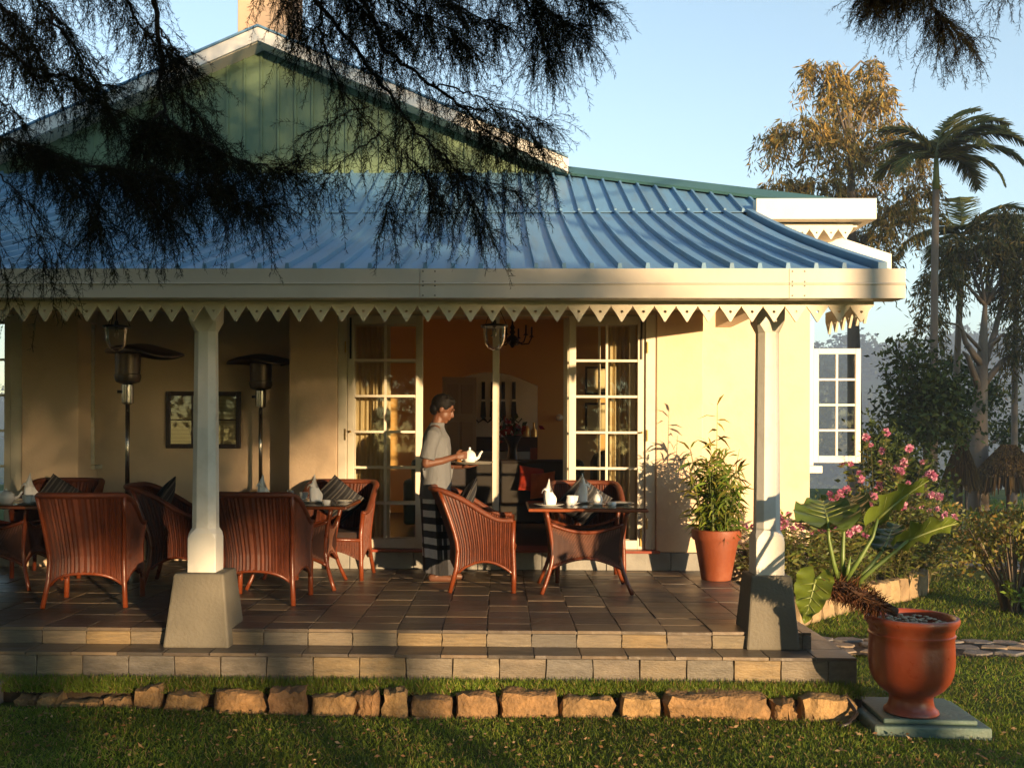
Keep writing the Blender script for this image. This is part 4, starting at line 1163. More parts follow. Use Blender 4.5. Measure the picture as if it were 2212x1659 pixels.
# ------------------------------------------------------------------ flower bed border
bord = empty('bed_border', (2.75, 9.3, LAWN), label='curved low wall of sandstone blocks round the flower bed', cat='border')
bp = [(2.62,9.05),(2.95,9.45),(3.35,9.85),(3.8,10.25),(4.25,10.65),(4.6,11.05),(4.8,11.5),(4.75,12.0)]
K['sandstone'] = mat('sandstone_block', (0.34,0.24,0.12), 0.85, 0.3, 7, 0.4, 30, ramp=[(0.36,0.26,0.13),(0.28,0.19,0.10),(0.40,0.30,0.16)])
smm = [stone_mesh(0.235, 0.27, 0.16, 60+i) for i in range(4)]
for me in smm: me.materials[0] = K['sandstone']
P_ = [Vector((p[0],p[1],0)) for p in bp]; acc = 0.0
for a, b_ in zip(P_, P_[1:]):
    L_ = (b_-a).length; n = max(1, round(L_/0.235))
    for i in range(n):
        c = a.lerp(b_, (i+0.5)/n); ang = math.atan2(b_.y-a.y, b_.x-a.x)
        mesh_obj('block', random.choice(smm), bord, (c.x-2.75, c.y-9.3, 0.115+random.uniform(-0.01,0.01)), (0,0,ang+random.uniform(-0.06,0.06)))
V_ = []
tag(MB().add([(2.5,9.0,LAWN+0.12)]+[(p[0]-0.05,p[1]+0.06,LAWN+0.12) for p in bp]+[(3.3,12.2,LAWN+0.12),(3.3,10.62,LAWN+0.12),(2.3,10.58,LAWN+0.12),(2.3,9.0,LAWN+0.12)], [tuple(range(13))]).build('flower_bed', K['soil']), 'soil of the flower bed', kind='structure')

# ------------------------------------------------------------------ terracotta pot with reed-like plant
PX, PY = 1.945, 9.06
pot = empty('terracotta_pot', (PX, PY, 0.002), label='plain terracotta pot standing on the slate floor beside the pillar', cat='plant pot')
MB().lathe([(0,0),(0.128,0),(0.132,0.006),(0.195,0.36),(0.212,0.362),(0.222,0.40),(0.222,0.45),(0.206,0.456),(0.198,0.44),(0.19,0.40),(0.0,0.395)], 40).build('pot_body', K['terracotta'], pot, smooth=True, sharp=40)
MB().lathe([(0,0.405),(0.192,0.405)], 24).build('potting_soil', K['soil'], pot)
bam = empty('bamboo_plant', (PX, PY, 0.40), label='tall leafy green bamboo-like plant growing in the terracotta pot', cat='plant')
g = np.random.default_rng(3)
stems = MB(); LP, LD, LL = [], [], []
for i in range(60):
    a = g.uniform(0, 6.28); r0 = g.uniform(0, 0.17); hgt = g.uniform(0.35, 0.86)
    if i == 0: r0, hgt, a = 0.0, 1.27, 1.0
    if i == 1: hgt = 1.0
    lean = np.array([math.cos(a), math.sin(a), 0])*g.uniform(0.02, 0.15)*(0.15 if i == 0 else 1)
    b0 = np.array([math.cos(a)*r0, math.sin(a)*r0, 0.0])
    pts = [b0 + lean*(t**1.8)*1.0 + np.array([0,0,hgt*t*(1-0.06*t)]) for t in np.linspace(0,1,7)]
    stems.tube([tuple(p) for p in pts], [0.006-0.004*t for t in np.linspace(0,1,7)], 5)
    nl = int(hgt*(17 if i == 0 else 32))
    for j in range(nl):
        t = g.uniform(0.08 if i else 0.42, 1.0)
        p = b0 + lean*(t**1.8) + np.array([0,0,hgt*t*(1-0.06*t)])
        an = g.uniform(0, 6.28); LP.append(p); LD.append([math.cos(an), math.sin(an), g.uniform(-1.1, 0.5) if t < 0.93 else 1.2]); LL.append(g.uniform(0.09, 0.19))
stems.build('stems', mat('cane', (0.10,0.13,0.02), 0.5), bam, smooth=True)
LP, LD, LL = np.array(LP), unit(np.array(LD)), np.array(LL)
# leaves in two halves: out, then drooping
mid = LP + LD*LL[:,None]*0.55; D2 = unit(LD + np.array([0,0,-0.55])); tip = mid + D2*LL[:,None]*0.55
S_ = unit(np.cross(LD, g.normal(size=LD.shape))); Wd = (LL*0.145)[:,None]
V_ = np.stack([LP, LP+LD*LL[:,None]*0.25+S_*Wd*0.5, mid+S_*Wd*0.42, tip, mid-S_*Wd*0.42, LP+LD*LL[:,None]*0.25-S_*Wd*0.5], 1).reshape(-1,3)
F_ = np.arange(len(V_)).reshape(-1,6)
o = np_mesh('leaves', V_, F_, K['leaf'], bam, tints(len(LP), [(0.15,0.23,0.025),(0.10,0.17,0.02),(0.21,0.26,0.035),(0.24,0.22,0.04)], 0.25, 4, 6)); tag(o, kind='stuff')

# ------------------------------------------------------------------ glazed urn on its slab
UX, UY, UZ = 2.47, 6.05, -0.352
slab = empty('stone_slab', (UX+0.06, UY+0.02, LAWN), R(-3), 'low green two-step stone slab under the red urn', 'slab')
MB().box(-0.335,0.335,-0.22,0.40,-0.05,0.052).build('lower_step', K['slab'], slab, bevel=0.014)
MB().box(-0.27,0.27,-0.175,0.33,0.053,0.083).build('upper_step', K['slab'], slab, bevel=0.010)
urn = empty('footed_urn', (UX, UY, UZ+0.001), label='big glazed red-brown footed urn on the green slab', cat='urn')
up = [(r_*0.96, z_*0.97) for r_, z_ in [(0,0),(0.155,0),(0.163,0.008),(0.160,0.022),(0.148,0.030),(0.136,0.050),(0.128,0.085),(0.130,0.11),(0.150,0.125),(0.195,0.160),(0.228,0.205),(0.246,0.255),(0.253,0.31),(0.254,0.37),(0.251,0.43),(0.249,0.475),(0.256,0.482),(0.257,0.494),(0.250,0.500),(0.251,0.53),(0.266,0.548),(0.278,0.566),(0.281,0.585),(0.276,0.598),(0.262,0.602),(0.250,0.595),(0.240,0.57),(0.236,0.53),(0,0.52)]]
MB().lathe(up, 56).build('urn_body', K['glazedpot'], urn, smooth=True, sharp=50)
gr = MB(); gg = random.Random(3)
for i in range(170):
    a = gg.uniform(0,6.28); rr = 0.225*math.sqrt(gg.random()); s_ = gg.uniform(0.009,0.018)
    c = (rr*math.cos(a), rr*math.sin(a), 0.535+gg.uniform(0,0.016)); k = 6
    gr.lathe([(0,-s_*0.5),(s_*0.8,-s_*0.25),(s_,0.0),(s_*0.7,s_*0.35),(0,s_*0.5)], 6, c, sx=gg.uniform(0.8,1.3), sy=gg.uniform(0.7,1.1))
o = gr.build('gravel', mat('pebbles', (0.42,0.36,0.25), 0.8, 0.45, 30), urn, smooth=True); tag(o, kind='stuff')
hs = MB().tube([(2.02,5.98,LAWN+0.012),(2.09,6.02,LAWN+0.02),(2.15,6.06,LAWN+0.07),(2.12,6.14,LAWN+0.13),(2.16,6.20,LAWN+0.03)], 0.013, 8).build('garden_hose', K['iron'], None, smooth=True); tag(hs, 'short end of black garden hose beside the green slab', 'hose')

# philodendron: shaggy leaning trunk and big arrow leaves
ph = empty('philodendron', (UX-0.02, UY, UZ+0.53), label='large-leaved plant with a shaggy leaning trunk growing out of the red urn', cat='plant')
PO = Vector((UX-0.02, UY, UZ+0.53))
tp = [at(1935,1322,6.07), at(1905,1308,6.06), at(1865,1290,6.04), at(1825,1272,6.03), at(1788,1262,6.03)]
tr = MB().tube([p-PO for p in tp], [0.028,0.033,0.044,0.048,0.034], 12)
o = tr.build('trunk', mat('shaggy_trunk', (0.06,0.028,0.014), 0.95, 0.5, 30, 0.8, 60), ph, smooth=True)
g = np.random.default_rng(8); n = 1700
t = g.random(n); idx = np.minimum((t*3.2).astype(int)+1, 3); fr_ = g.random(n)[:,None]
TP = np.array([tuple(p-PO) for p in tp]); A = TP[idx]*(1-fr_)+TP[np.minimum(idx+1,4)]*fr_
dirs = unit(g.normal(size=(n,3))+np.array([-0.3,0,-0.35])); A = A+dirs*0.030
V_, F_ = ribbons(A, A+dirs*g.uniform(0.03,0.10,(n,1)), 0.010, 0.002, 1)
o = np_mesh('fibres', V_, F_, K['needles'], o, tints(n, [(0.07,0.028,0.014),(0.03,0.014,0.008),(0.12,0.055,0.025)], 0.3, 2)); tag(o, kind='stuff')
def big_leaf(stalk, base, tip, nrm, width, cup=0.25, seed=0, cols=(0.11,0.16,0.025), lobes=0.30):
    """arrow-shaped leaf: stalk points, blade base, tip, rough normal"""
    r = random.Random(seed); base, tip = Vector(base), Vector(tip); ax = tip-base; L_ = ax.length; ax.normalize()
    nrm = Vector(nrm); nrm = (nrm-ax*nrm.dot(ax)).normalized(); sd = ax.cross(nrm)
    rows, cols_ = 20, 7; vs_, fs_ = [], []
    def halfw(s_):      # s_ from -lobes to 1
        if s_ < 0: return width*0.5*math.sqrt(max(0.0, 1-(s_/-lobes)**2))*0.86+0.0
        return width*0.5*(0.86+0.30*s_-1.16*s_**1.9) if s_ < 1 else 0.0
    for side in (-1, 1):
        off = len(vs_)
        for i in range(rows+1):
            s_ = -lobes+(1+lobes)*i/rows; hw = max(0.002, halfw(s_)); inner = 0.0 if s_ >= 0 else min(hw*0.9, -s_*width*0.55)
            for j in range(cols_+1):
                q = j/cols_; w = inner+(hw-inner)*q
                ripple = 0.020*math.sin(s_*19+side*1.3+seed)*q*q + 0.012*math.sin(s_*33+seed)*q**3
                vein = 0.006*math.sin(s_*26-q*2.5)*math.sin(math.pi*min(1,q*1.2))
                z = cup*w*(w/width) + ripple + vein - 0.10*L_*max(0,s_)**2.2
                p = base+ax*(s_*L_-0.10*w*0)+sd*(side*w)+nrm*z
                vs_.append(p-PO)
        for i in range(rows):
            for j in range(cols_):
                a = off+i*(cols_+1)+j; f = (a, a+1, a+cols_+2, a+cols_+1); fs_.append(f if side > 0 else f[::-1])
    m = mat('philodendron_leaf', cols, 0.30, 0.18, 6, 0.05, 30, spec=0.5, trans=0.32)
    b = MB().add(vs_, fs_); lo = b.build('leaf', m, ph, smooth=True)
    rib = MB().tube([base+ax*(s_*L_)+nrm*(-0.004-0.10*L_*max(0,s_)**2.2)-PO for s_ in np.linspace(0,0.96,8)], [0.009*(1-0.8*s_)+0.001 for s_ in np.linspace(0,1,8)], 6)
    for k in range(5):
        s_ = 0.10+0.16*k
        for side in (-1,1):
            p0 = base+ax*(s_*L_)+nrm*(-0.10*L_*s_**2.2); hw = halfw(min(1,s_+0.14))*0.86
            p1 = base+ax*((s_+0.14)*L_)+sd*side*hw+nrm*(cup*hw*hw/width-0.10*L_*(s_+0.14)**2.2)
            rib.tube([p0-PO, (p0.lerp(p1,0.5)-nrm*0.0)-PO, p1-PO], [0.0035,0.003,0.0012], 5)
    rib.build('midrib', mat('leaf_vein', (0.20,0.24,0.05), 0.45, 0.1, 5), lo, smooth=True)
    MB().tube([Vector(p)-PO for p in stalk], [0.016,0.014,0.011,0.009][:len(stalk)] if len(stalk) <= 4 else 0.011, 8).build('stalk', mat('leaf_stalk', (0.13,0.19,0.04), 0.4, 0.15, 12), lo, smooth=True)
Yp = 6.03
A_ = lambda x, y, d=0.0: at(x, y, Yp+d)
big_leaf([A_(1812,1258), A_(1800,1215,-0.02), A_(1790,1165,-0.03), A_(1788,1125,-0.03)], A_(1788,1125,-0.03), A_(1772,1062,0.34), (0.05,0.5,1.0), 0.44, 0.55, 1)
big_leaf([A_(1822,1255,0.03), A_(1820,1200,0.04), A_(1822,1150,0.06), A_(1822,1122,0.08)], A_(1822,1122,0.08), A_(1850,1052,0.42), (-0.05,0.45,1.0), 0.38, 0.4, 2, (0.095,0.14,0.025))
big_leaf([A_(1826,1254), A_(1858,1205,-0.01), A_(1885,1160,-0.01), A_(1896,1119,0)], A_(1896,1119,0), A_(1998,1026,0.06), (-0.55,0.9,0.85), 0.31, 0.35, 3, (0.13,0.175,0.025))
big_leaf([A_(1848,1262), A_(1890,1225,-0.01), A_(1935,1190,-0.02), A_(1962,1166,-0.02)], A_(1962,1166,-0.02), A_(2074,1116,0.02), (-0.25,0.9,0.9), 0.27, 0.3, 5, (0.13,0.175,0.025))
big_leaf([A_(1846,1258,0.05), A_(1880,1222,0.08), A_(1905,1190,0.12), A_(1915,1172,0.16)], A_(1915,1172,0.16), A_(1935,1118,0.42), (0.1,0.3,1.0), 0.24, 0.3, 6, (0.06,0.10,0.03))
big_leaf([A_(1800,1262), A_(1785,1252,-0.02), A_(1770,1246,-0.03), A_(1762,1250,-0.03)], A_(1762,1250,-0.03), A_(1736,1345,-0.08), (-0.5,-0.9,0.15), 0.25, 0.25, 7, (0.16,0.21,0.025))
MB().tube([A_(1828,1252)-PO, A_(1832,1225)-PO, A_(1838,1200)-PO], [0.014,0.012,0.002], 8).build('shoot', mat('new_shoot', (0.13,0.19,0.04), 0.4), ph, smooth=True)

# ------------------------------------------------------------------ flowering shrubs in the bed
def flower_bush(name, centre, rx, ry, h, nst, nfl, seed, label, cols, pink):
    root = empty(name, centre, label=label, cat='flowering shrub', group='pink flowering shrubs in the bed')
    g = np.random.default_rng(seed); st = MB(); LP, LD, LL = [], [], []; heads = []
    for i in range(nst):
        a = g.uniform(0,6.28); rr = math.sqrt(g.random()); x, y = rx*rr*math.cos(a), ry*rr*math.sin(a)
        hh = h*(1-0.45*rr**2)*g.uniform(0.55,1.0)
        b0 = np.array([x*0.45, y*0.45, 0]); e = np.array([x*1.05, y*1.05, hh]); c_ = np.array([x*0.6, y*0.6, hh*0.6])
        pts = [(1-t)**2*b0+2*t*(1-t)*c_+t*t*e for t in np.linspace(0,1,6)]
        st.tube([tuple(p) for p in pts], [0.005,0.005,0.004,0.004,0.003,0.002], 4, cap=False)
        for j in range(int(26*hh)+8):
            t = g.uniform(0.12,1); p = (1-t)**2*b0+2*t*(1-t)*c_+t*t*e
            an = g.uniform(0,6.28); LP.append(p+g.normal(size=3)*0.02); LD.append([math.cos(an),math.sin(an),g.uniform(-0.5,0.7)]); LL.append(g.uniform(0.05,0.115))
        heads.append(e)
    st.build('stems', mat('shrub_stem', (0.09,0.085,0.03), 0.7), root)
    LP, LD, LL = np.array(LP), np.array(LD), np.array(LL)
    V_, F_ = kites(LP, LD, LL, LL*0.33, 0.3, seed)
    tag(np_mesh('foliage', V_, F_, K['leaf'], root, tints(len(LP), cols, 0.3, seed)), kind='stuff')
    heads = sorted(heads, key=lambda p: -p[2]); pick = [heads[i] for i in g.choice(min(len(heads), int(nfl*1.4)), min(nfl, len(heads)), replace=False)]
    A, D = [], []
    for c_ in pick:
        m = 46; d = unit(g.normal(size=(m,3))); R_ = g.uniform(0.022,0.042)
        A.append(c_+d*R_*0.35+np.array([0,0,0.015])); D.append(d*R_)
    A, D = np.concatenate(A), np.concatenate(D)
    V_, F_ = kites(A, D, np.linalg.norm(D,axis=1), np.linalg.norm(D,axis=1)*0.85, 0.3, seed+1)
    tag(np_mesh('blossoms', V_, F_, K['leaf'], root, tints(len(A), pink, 0.2, seed+2)), kind='stuff')
gc = [(0.10,0.135,0.02),(0.075,0.105,0.015),(0.14,0.16,0.03),(0.17,0.15,0.035)]
pk = [(0.62,0.22,0.36),(0.70,0.32,0.45),(0.52,0.13,0.27),(0.75,0.45,0.52)]
flower_bush('flowering_shrub', (4.05, 10.75, LAWN+0.1), 0.68, 0.55, 1.70, 95, 44, 21, 'tallest pink flowering shrub, below the open casement', gc, pk)
flower_bush('flowering_shrub', (2.78, 9.72, LAWN+0.1), 0.55, 0.42, 0.98, 90, 18, 22, 'lower pink flowering shrub against the wall right of the column', gc, pk)
flower_bush('flowering_shrub', (3.35, 10.05, LAWN+0.1), 0.55, 0.38, 0.86, 80, 10, 23, 'leafy shrub with few pink flowers behind the big leaves of the urn plant', gc, pk)
flower_bush('flowering_shrub', (4.75, 11.45, LAWN+0.1), 0.55, 0.5, 1.0, 70, 16, 24, 'small pink flowering shrub at the far end of the stone border', gc, pk)

# ------------------------------------------------------------------ bare-stemmed shrub and hedge
def leafy(name, centre, rx, ry, z0, z1, n, size, seed, label, cat, cols, stems=0, group=None, m=None, spread=1.0):
    root = empty(name, centre, label=label, cat=cat, group=group); g = np.random.default_rng(seed)
    if stems:
        st = MB()
        for i in range(stems):
            a = g.uniform(0,6.28); rr = math.sqrt(g.random()); x, y = rx*0.85*rr*math.cos(a), ry*0.85*rr*math.sin(a); h = z0+(z1-z0)*g.uniform(0.3,0.85)
            st.tube([(x*0.22,y*0.22,0),(x*0.35,y*0.35,h*0.35),(x*0.72,y*0.72,h*0.72),(x,y,h)], [0.012,0.010,0.007,0.003], 5)
        st.build('stems', K['bark'] if stems < 60 else K['darkbark'], root, smooth=True)
    # leaves in clumps
    nc = max(8, n//70); c = unit(g.normal(size=(nc,3))); c = c*(g.random((nc,1))**0.35); c[:,2] = np.abs(c[:,2])*np.where(g.random(nc) < 0.25, -0.6, 1)
    cz = (z0+z1)/2
    ctr = np.stack([c[:,0]*rx, c[:,1]*ry, z0+(z1-z0)*(0.30+0.62*c[:,2])], 1)
    k = g.integers(0, nc, n); P0 = ctr[k]+g.normal(size=(n,3))*np.array([rx,ry,(z1-z0)])*0.13*spread
    P0[:,2] = np.maximum(P0[:,2], 0.02)
    D = unit(g.normal(size=(n,3))+np.array([0,0,0.35])); L_ = size*g.uniform(0.6,1.3,n)
    V_, F_ = kites(P0, D, L_, L_*0.5, 0.3, seed)
    tag(np_mesh('foliage', V_, F_, m or K['leaf'], root, tints(n, cols, 0.3, seed)), kind='stuff')
    return root
hc_ = [(0.14,0.155,0.022),(0.10,0.125,0.018),(0.19,0.17,0.03),(0.22,0.14,0.03)]
leafy('bare_stemmed_shrub', (5.12, 10.05, LAWN), 0.62, 0.5, 0.50, 1.02, 2600, 0.055, 31, 'open shrub with bare brown stems on the lawn at the right edge', 'shrub', hc_, 46)
leafy('shrub_sprout', (5.05, 9.92, LAWN), 0.13, 0.1, 0.02, 0.30, 120, 0.07, 32, 'tuft of bright green leaves at the foot of the bare-stemmed shrub', 'plant', [(0.16,0.24,0.03)], 4)
for i, (x, y, rx, h, lab) in enumerate(((5.35,12.6,0.85,0.86,'low yellow-green hedge plant right behind the flowers'), (6.7,12.3,0.8,0.92,'low yellow-green hedge plant in the middle of the far hedge'), (7.6,11.9,0.8,0.95,'low yellow-green hedge plant at the right edge of the picture'), (6.0,15.5,1.2,0.9,'dark low hedge plant in front of the palm trunks'))):
    leafy('hedge_plant', (x, y, LAWN), rx, 0.6, 0.08, h, 3200, 0.06, 40+i, lab, 'hedge', hc_ if i < 3 else [(0.05,0.075,0.012),(0.08,0.10,0.02)], 10, 'hedge plants')
# ------------------------------------------------------------------ trees at the edge of the garden
def gz(x, y): return float(lawn_h(x, y))
def droop_tree(name, label, Y, trunk, rad, clusters, cols, seed, strand=(0.5,1.35), leafL=0.19, dens=1.7, bark='bark', limbs=(), group='trees behind the garden'):
    """trunk and clusters given as picture points on the plane at depth Y; each cluster hangs in strands"""
    tpts = [at(px, py, Y) for px, py in trunk]
    base = Vector((tpts[0].x, Y, gz(tpts[0].x, Y)-0.05))
    root = empty(name, base, label=label, cat='tree', group=group); g = np.random.default_rng(seed)
    pts = [Vector((0,0,0))]+[p-base for p in tpts]
    tk = MB().tube(pts, [rad*1.25]+[rad*(1-0.8*i/(len(tpts)-1)) for i in range(len(tpts))], 10)
    tk.build('trunk', K[bark], root, smooth=True)
    lb = MB(); A, B, LP, LD, LL = [], [], [], [], []
    for lm in limbs:
        q = [at(x, y, Y+d)-base for x, y, d in lm]; lb.tube(q, [rad*0.38*(1-0.75*i/(len(q)-1)) for i in range(len(q))], 7)
    for (cx, cy, rx, ry) in clusters:
        d = g.uniform(-1.3, 1.3); c = np.array(at(cx, cy, Y+d)-base); s_ = Y/2150.0; RX_, RZ_ = rx*s_, ry*s_
        # limb to the cluster
        zt_ = c[2]-0.3; k = min(range(len(pts)), key=lambda i: abs(pts[i].z-zt_+0.6)); a = pts[k]
        lb.tube([a, (a+Vector(c))*0.5+Vector((0,0,0.25)), Vector(c)], [rad*0.2, rad*0.12, 0.015], 6)
        ns = int(95*dens*RX_*(RZ_+0.4))+8
        u = unit(g.normal(size=(ns,3)))*(g.random((ns,1))**0.4)
        st = c+u*np.array([RX_, min(RX_,1.2), RZ_])
        for p in st:
            ln = g.uniform(*strand); m = int(ln*17)+3; out = np.array([p[0]-c[0], p[1]-c[1], 0]); out = out/(np.linalg.norm(out)+1e-6)*0.25
            for q in range(m):
                t = q/m; pp = p+out*t*ln+np.array([0,0,-ln*t*t*0.9+0.10*t])+g.normal(size=3)*0.03
                LP.append(pp); LD.append(g.normal(size=3)*0.45+np.array([out[0],out[1],-0.75])); LL.append(leafL*g.uniform(0.6,1.25))
    lb.build('limbs', K[bark], root, smooth=True)
    LP, LD, LL = np.array(LP), np.array(LD), np.array(LL)
    V_, F_ = kites(LP, LD, LL, LL*0.19, 0.2, seed)
    tag(np_mesh('crown', V_, F_, K['farleaf'], root, tints(len(LP), cols, 0.35, seed)), kind='stuff')
    return root
gold = [(0.34,0.21,0.05),(0.22,0.15,0.035),(0.11,0.09,0.025),(0.42,0.27,0.07),(0.17,0.15,0.04)]
olive = [(0.12,0.095,0.028),(0.075,0.07,0.02),(0.17,0.12,0.035),(0.06,0.07,0.02)]
droop_tree('silky_oak', 'tall golden drooping tree rising behind the right end of the roof', 24.0, [(1848,1095),(1845,800),(1840,560),(1838,330),(1832,160)], 0.20,
    [(1830,225,62,40),(1768,145,38,14),(1800,175,30,16),(1885,150,36,26),(1895,205,38,22),(1725,270,60,16),(1668,292,26,12),(1790,300,60,22),(1850,340,55,24),(1915,285,45,30),(1965,345,48,28),(1985,410,36,24),(1850,410,62,18),(1765,395,50,12),(1690,395,42,8),(1935,455,48,24),(1890,500,40,26),(1905,560,26,24)], gold, 51)
droop_tree('branching_tree', 'grey-barked tree with forked trunk and olive foliage at the right edge', 23.0, [(2113,1095),(2115,900),(2122,760),(2128,660)], 0.24,
    [(2105,545,62,45),(2175,520,60,42),(2195,630,50,55),(2030,600,45,40),(2205,735,40,45),(2060,540,45,40),(2150,470,50,25),(2215,560,40,60),(2010,690,20,35)], olive, 52,
    limbs=[[(2122,800,0),(2148,720,0.3),(2168,640,0.5),(2190,560,0.5)],[(2120,790,0),(2085,740,-0.4),(2065,660,-0.6)],[(2124,830,0),(2165,780,0.4),(2210,745,0.7)],[(2118,850,0),(2090,770,-0.3),(2080,760,-0.5)]])
def palm(name, label, Y, trunk, rad, fronds, flen, seed, cols):
    tpts = [at(px, py, Y) for px, py in trunk]; base = Vector((tpts[0].x, Y, gz(tpts[0].x, Y)-0.05))
    root = empty(name, base, label=label, cat='palm', group='palms behind the garden'); g = np.random.default_rng(seed)
    pts = [Vector((0,0,0))]+[p-base for p in tpts]
    MB().tube(pts, [rad*1.3]+[rad*(1-0.25*i/len(tpts)) for i in range(len(tpts))], 10).build('trunk', K['bark'], root, smooth=True)
    top = pts[-1]
    MB().tube([top-Vector((0,0,0.05)), top+Vector((0,0,0.7))], [rad*0.95, rad*0.5], 8).build('crownshaft', mat('crownshaft', (0.10,0.13,0.03), 0.5), root, smooth=True)
    c = np.array(top+Vector((0,0,0.6)))
    for (az, el, ln) in fronds:
        rib = MB(); A, B = [], []
        d = np.array([math.cos(R(az)), math.sin(R(az)), 0]); P_ = []
        n = 26; p = c.copy(); e = R(el); step = ln*flen/n
        for i in range(n+1):
            P_.append(p.copy()); v = d*math.cos(e)+np.array([0,0,math.sin(e)]); p = p+v*step; e -= R(2.4+2.4*(i/n))
        fr = rib.tube([tuple(q) for q in P_], [0.022*(1-0.85*i/n) for i in range(n+1)], 5).build('frond', mat('frond_rib', (0.12,0.12,0.03), 0.6), root)
        for i in range(2, n):
            t = i/n; ax = P_[min(i+1,n)]-P_[i-1]; ax = ax/np.linalg.norm(ax); sd = np.cross(ax, [0,0,1]); sd = sd/(np.linalg.norm(sd)+1e-6)
            for s_ in (-1, 1):
                for q in range(3):
                    l = 0.55*flen/1.9*math.sin(math.pi*(0.12+0.86*t))**0.6*g.uniform(0.8,1.1)
                    dd = sd*s_*0.75+ax*0.65+np.array([0,0,-0.25+g.uniform(-0.15,0.15)]); A.append(P_[i]+ax*step*0.33*q); B.append(A[-1]+dd/np.linalg.norm(dd)*l)
        A, B = np.array(A), np.array(B); V_, F_ = ribbons(A, B, 0.045, 0.008, seed)
        tag(np_mesh('leaflets', V_, F_, K['farleaf'], fr, tints(len(A), cols, 0.25, seed)), kind='stuff')
    return root
pc = [(0.12,0.13,0.035),(0.08,0.10,0.028),(0.20,0.18,0.05)]
palm('palm_tree', 'tall slender palm with its crown above the silky oak branches', 21.0, [(2016,1095),(2017,800),(2019,560),(2022,405)], 0.085,
     [(20,86,1.05),(5,64,1.2),(-10,46,1.2),(-25,28,1.15),(15,72,1.15),(-35,10,1.0),(165,70,0.9),(185,45,0.9),(210,18,0.8),(100,55,1.0),(-70,35,0.9),(40,38,1.1),(60,60,1.0),(-50,50,1.0),(135,30,0.9),(-5,56,1.1),(30,20,1.0)], 1.62, 61, pc)
palm('palm_tree', 'shorter palm between the tall palm and the forked grey tree', 26.0, [(2068,1095),(2066,800),(2078,560)], 0.09,
     [(70,82,1.0),(20,50,1.1),(170,45,1.1),(150,62,1.0),(-10,25,1.0),(195,20,1.1),(-60,30,0.9),(110,40,0.9),(215,5,0.9),(0,60,1.0)], 2.0, 62, pc)
palm('palm_tree', 'thin palm at the right edge of the picture', 25.0, [(2190,1095),(2192,800),(2196,600)], 0.08,
     [(70,80,1.0),(15,45,1.0),(165,45,1.0),(180,20,1.1),(-10,15,1.0),(110,40,0.9),(-60,30,0.9),(140,65,1.0)], 2.0, 63, pc)
# green round tree and dark shrubs
def bush_tree(name, label, Y, trunk, rad, blobs, n, size, cols, seed, group='trees behind the garden', cat='tree'):
    tpts = [at(px, py, Y) for px, py in trunk]; base = Vector((tpts[0].x, Y, gz(tpts[0].x, Y)-0.05))
    root = empty(name, base, label=label, cat=cat, group=group); g = np.random.default_rng(seed)
    pts = [Vector((0,0,0))]+[p-base for p in tpts]
    MB().tube(pts, [rad*1.2]+[rad*(1-0.6*i/len(tpts)) for i in range(len(tpts))], 8).build('trunk', K['bark'], root, smooth=True)
    P_, lb = [], MB(); s_ = Y/2150.0; tot = sum(b[2]*b[3] for b in blobs)
    for (cx, cy, rx, ry) in blobs:
        c = np.array(at(cx, cy, Y+g.uniform(-0.6,0.6))-base); k = int(n*rx*ry/tot)
        lb.tube([pts[-1]*0.75+pts[0]*0.25, Vector(c)], [rad*0.4, 0.02], 5)
        nc = max(6, k//45); cc = c+unit(g.normal(size=(nc,3)))*(g.random((nc,1))**0.33)*np.array([rx*s_, rx*s_, ry*s_])
        P_.append(cc[g.integers(0,nc,k)]+g.normal(size=(k,3))*size*1.35)
    lb.build('limbs', K['bark'], root)
    P_ = np.concatenate(P_); n = len(P_); D = unit(g.normal(size=(n,3))+np.array([0,0,-0.1])); L_ = size*g.uniform(0.6,1.3,n)
    V_, F_ = kites(P_, D, L_, L_*0.5, 0.3, seed); tag(np_mesh('crown', V_, F_, K['farleaf'], root, tints(n, cols, 0.35, seed)), kind='stuff')
    return root
dg = [(0.045,0.07,0.014),(0.03,0.05,0.010),(0.065,0.085,0.018)]
bush_tree('round_green_tree', 'round dark green tree in front of the palm trunks', 20.0, [(2005,1092),(2005,980),(1995,880)], 0.13, [(1985,830,60,55),(1960,770,35,25),(2040,870,50,50),(1950,900,45,40),(2010,930,60,40),(2070,900,30,30)], 5200, 0.13, dg, 71)
bush_tree('dark_shrub', 'dark green shrub between the flowers and the round tree', 17.0, [(1940,1100),(1940,1020)], 0.08, [(1930,1010,55,70),(1985,1050,45,45),(1900,960,30,40)], 3600, 0.11, dg, 72, cat='shrub')
bush_tree('far_green_tree', 'small green tree behind the forked grey tree', 27.0, [(2095,1090),(2095,960)], 0.10, [(2060,800,40,35),(2140,860,45,45),(2180,930,40,40),(2090,930,45,40)], 3000, 0.15, dg, 73)
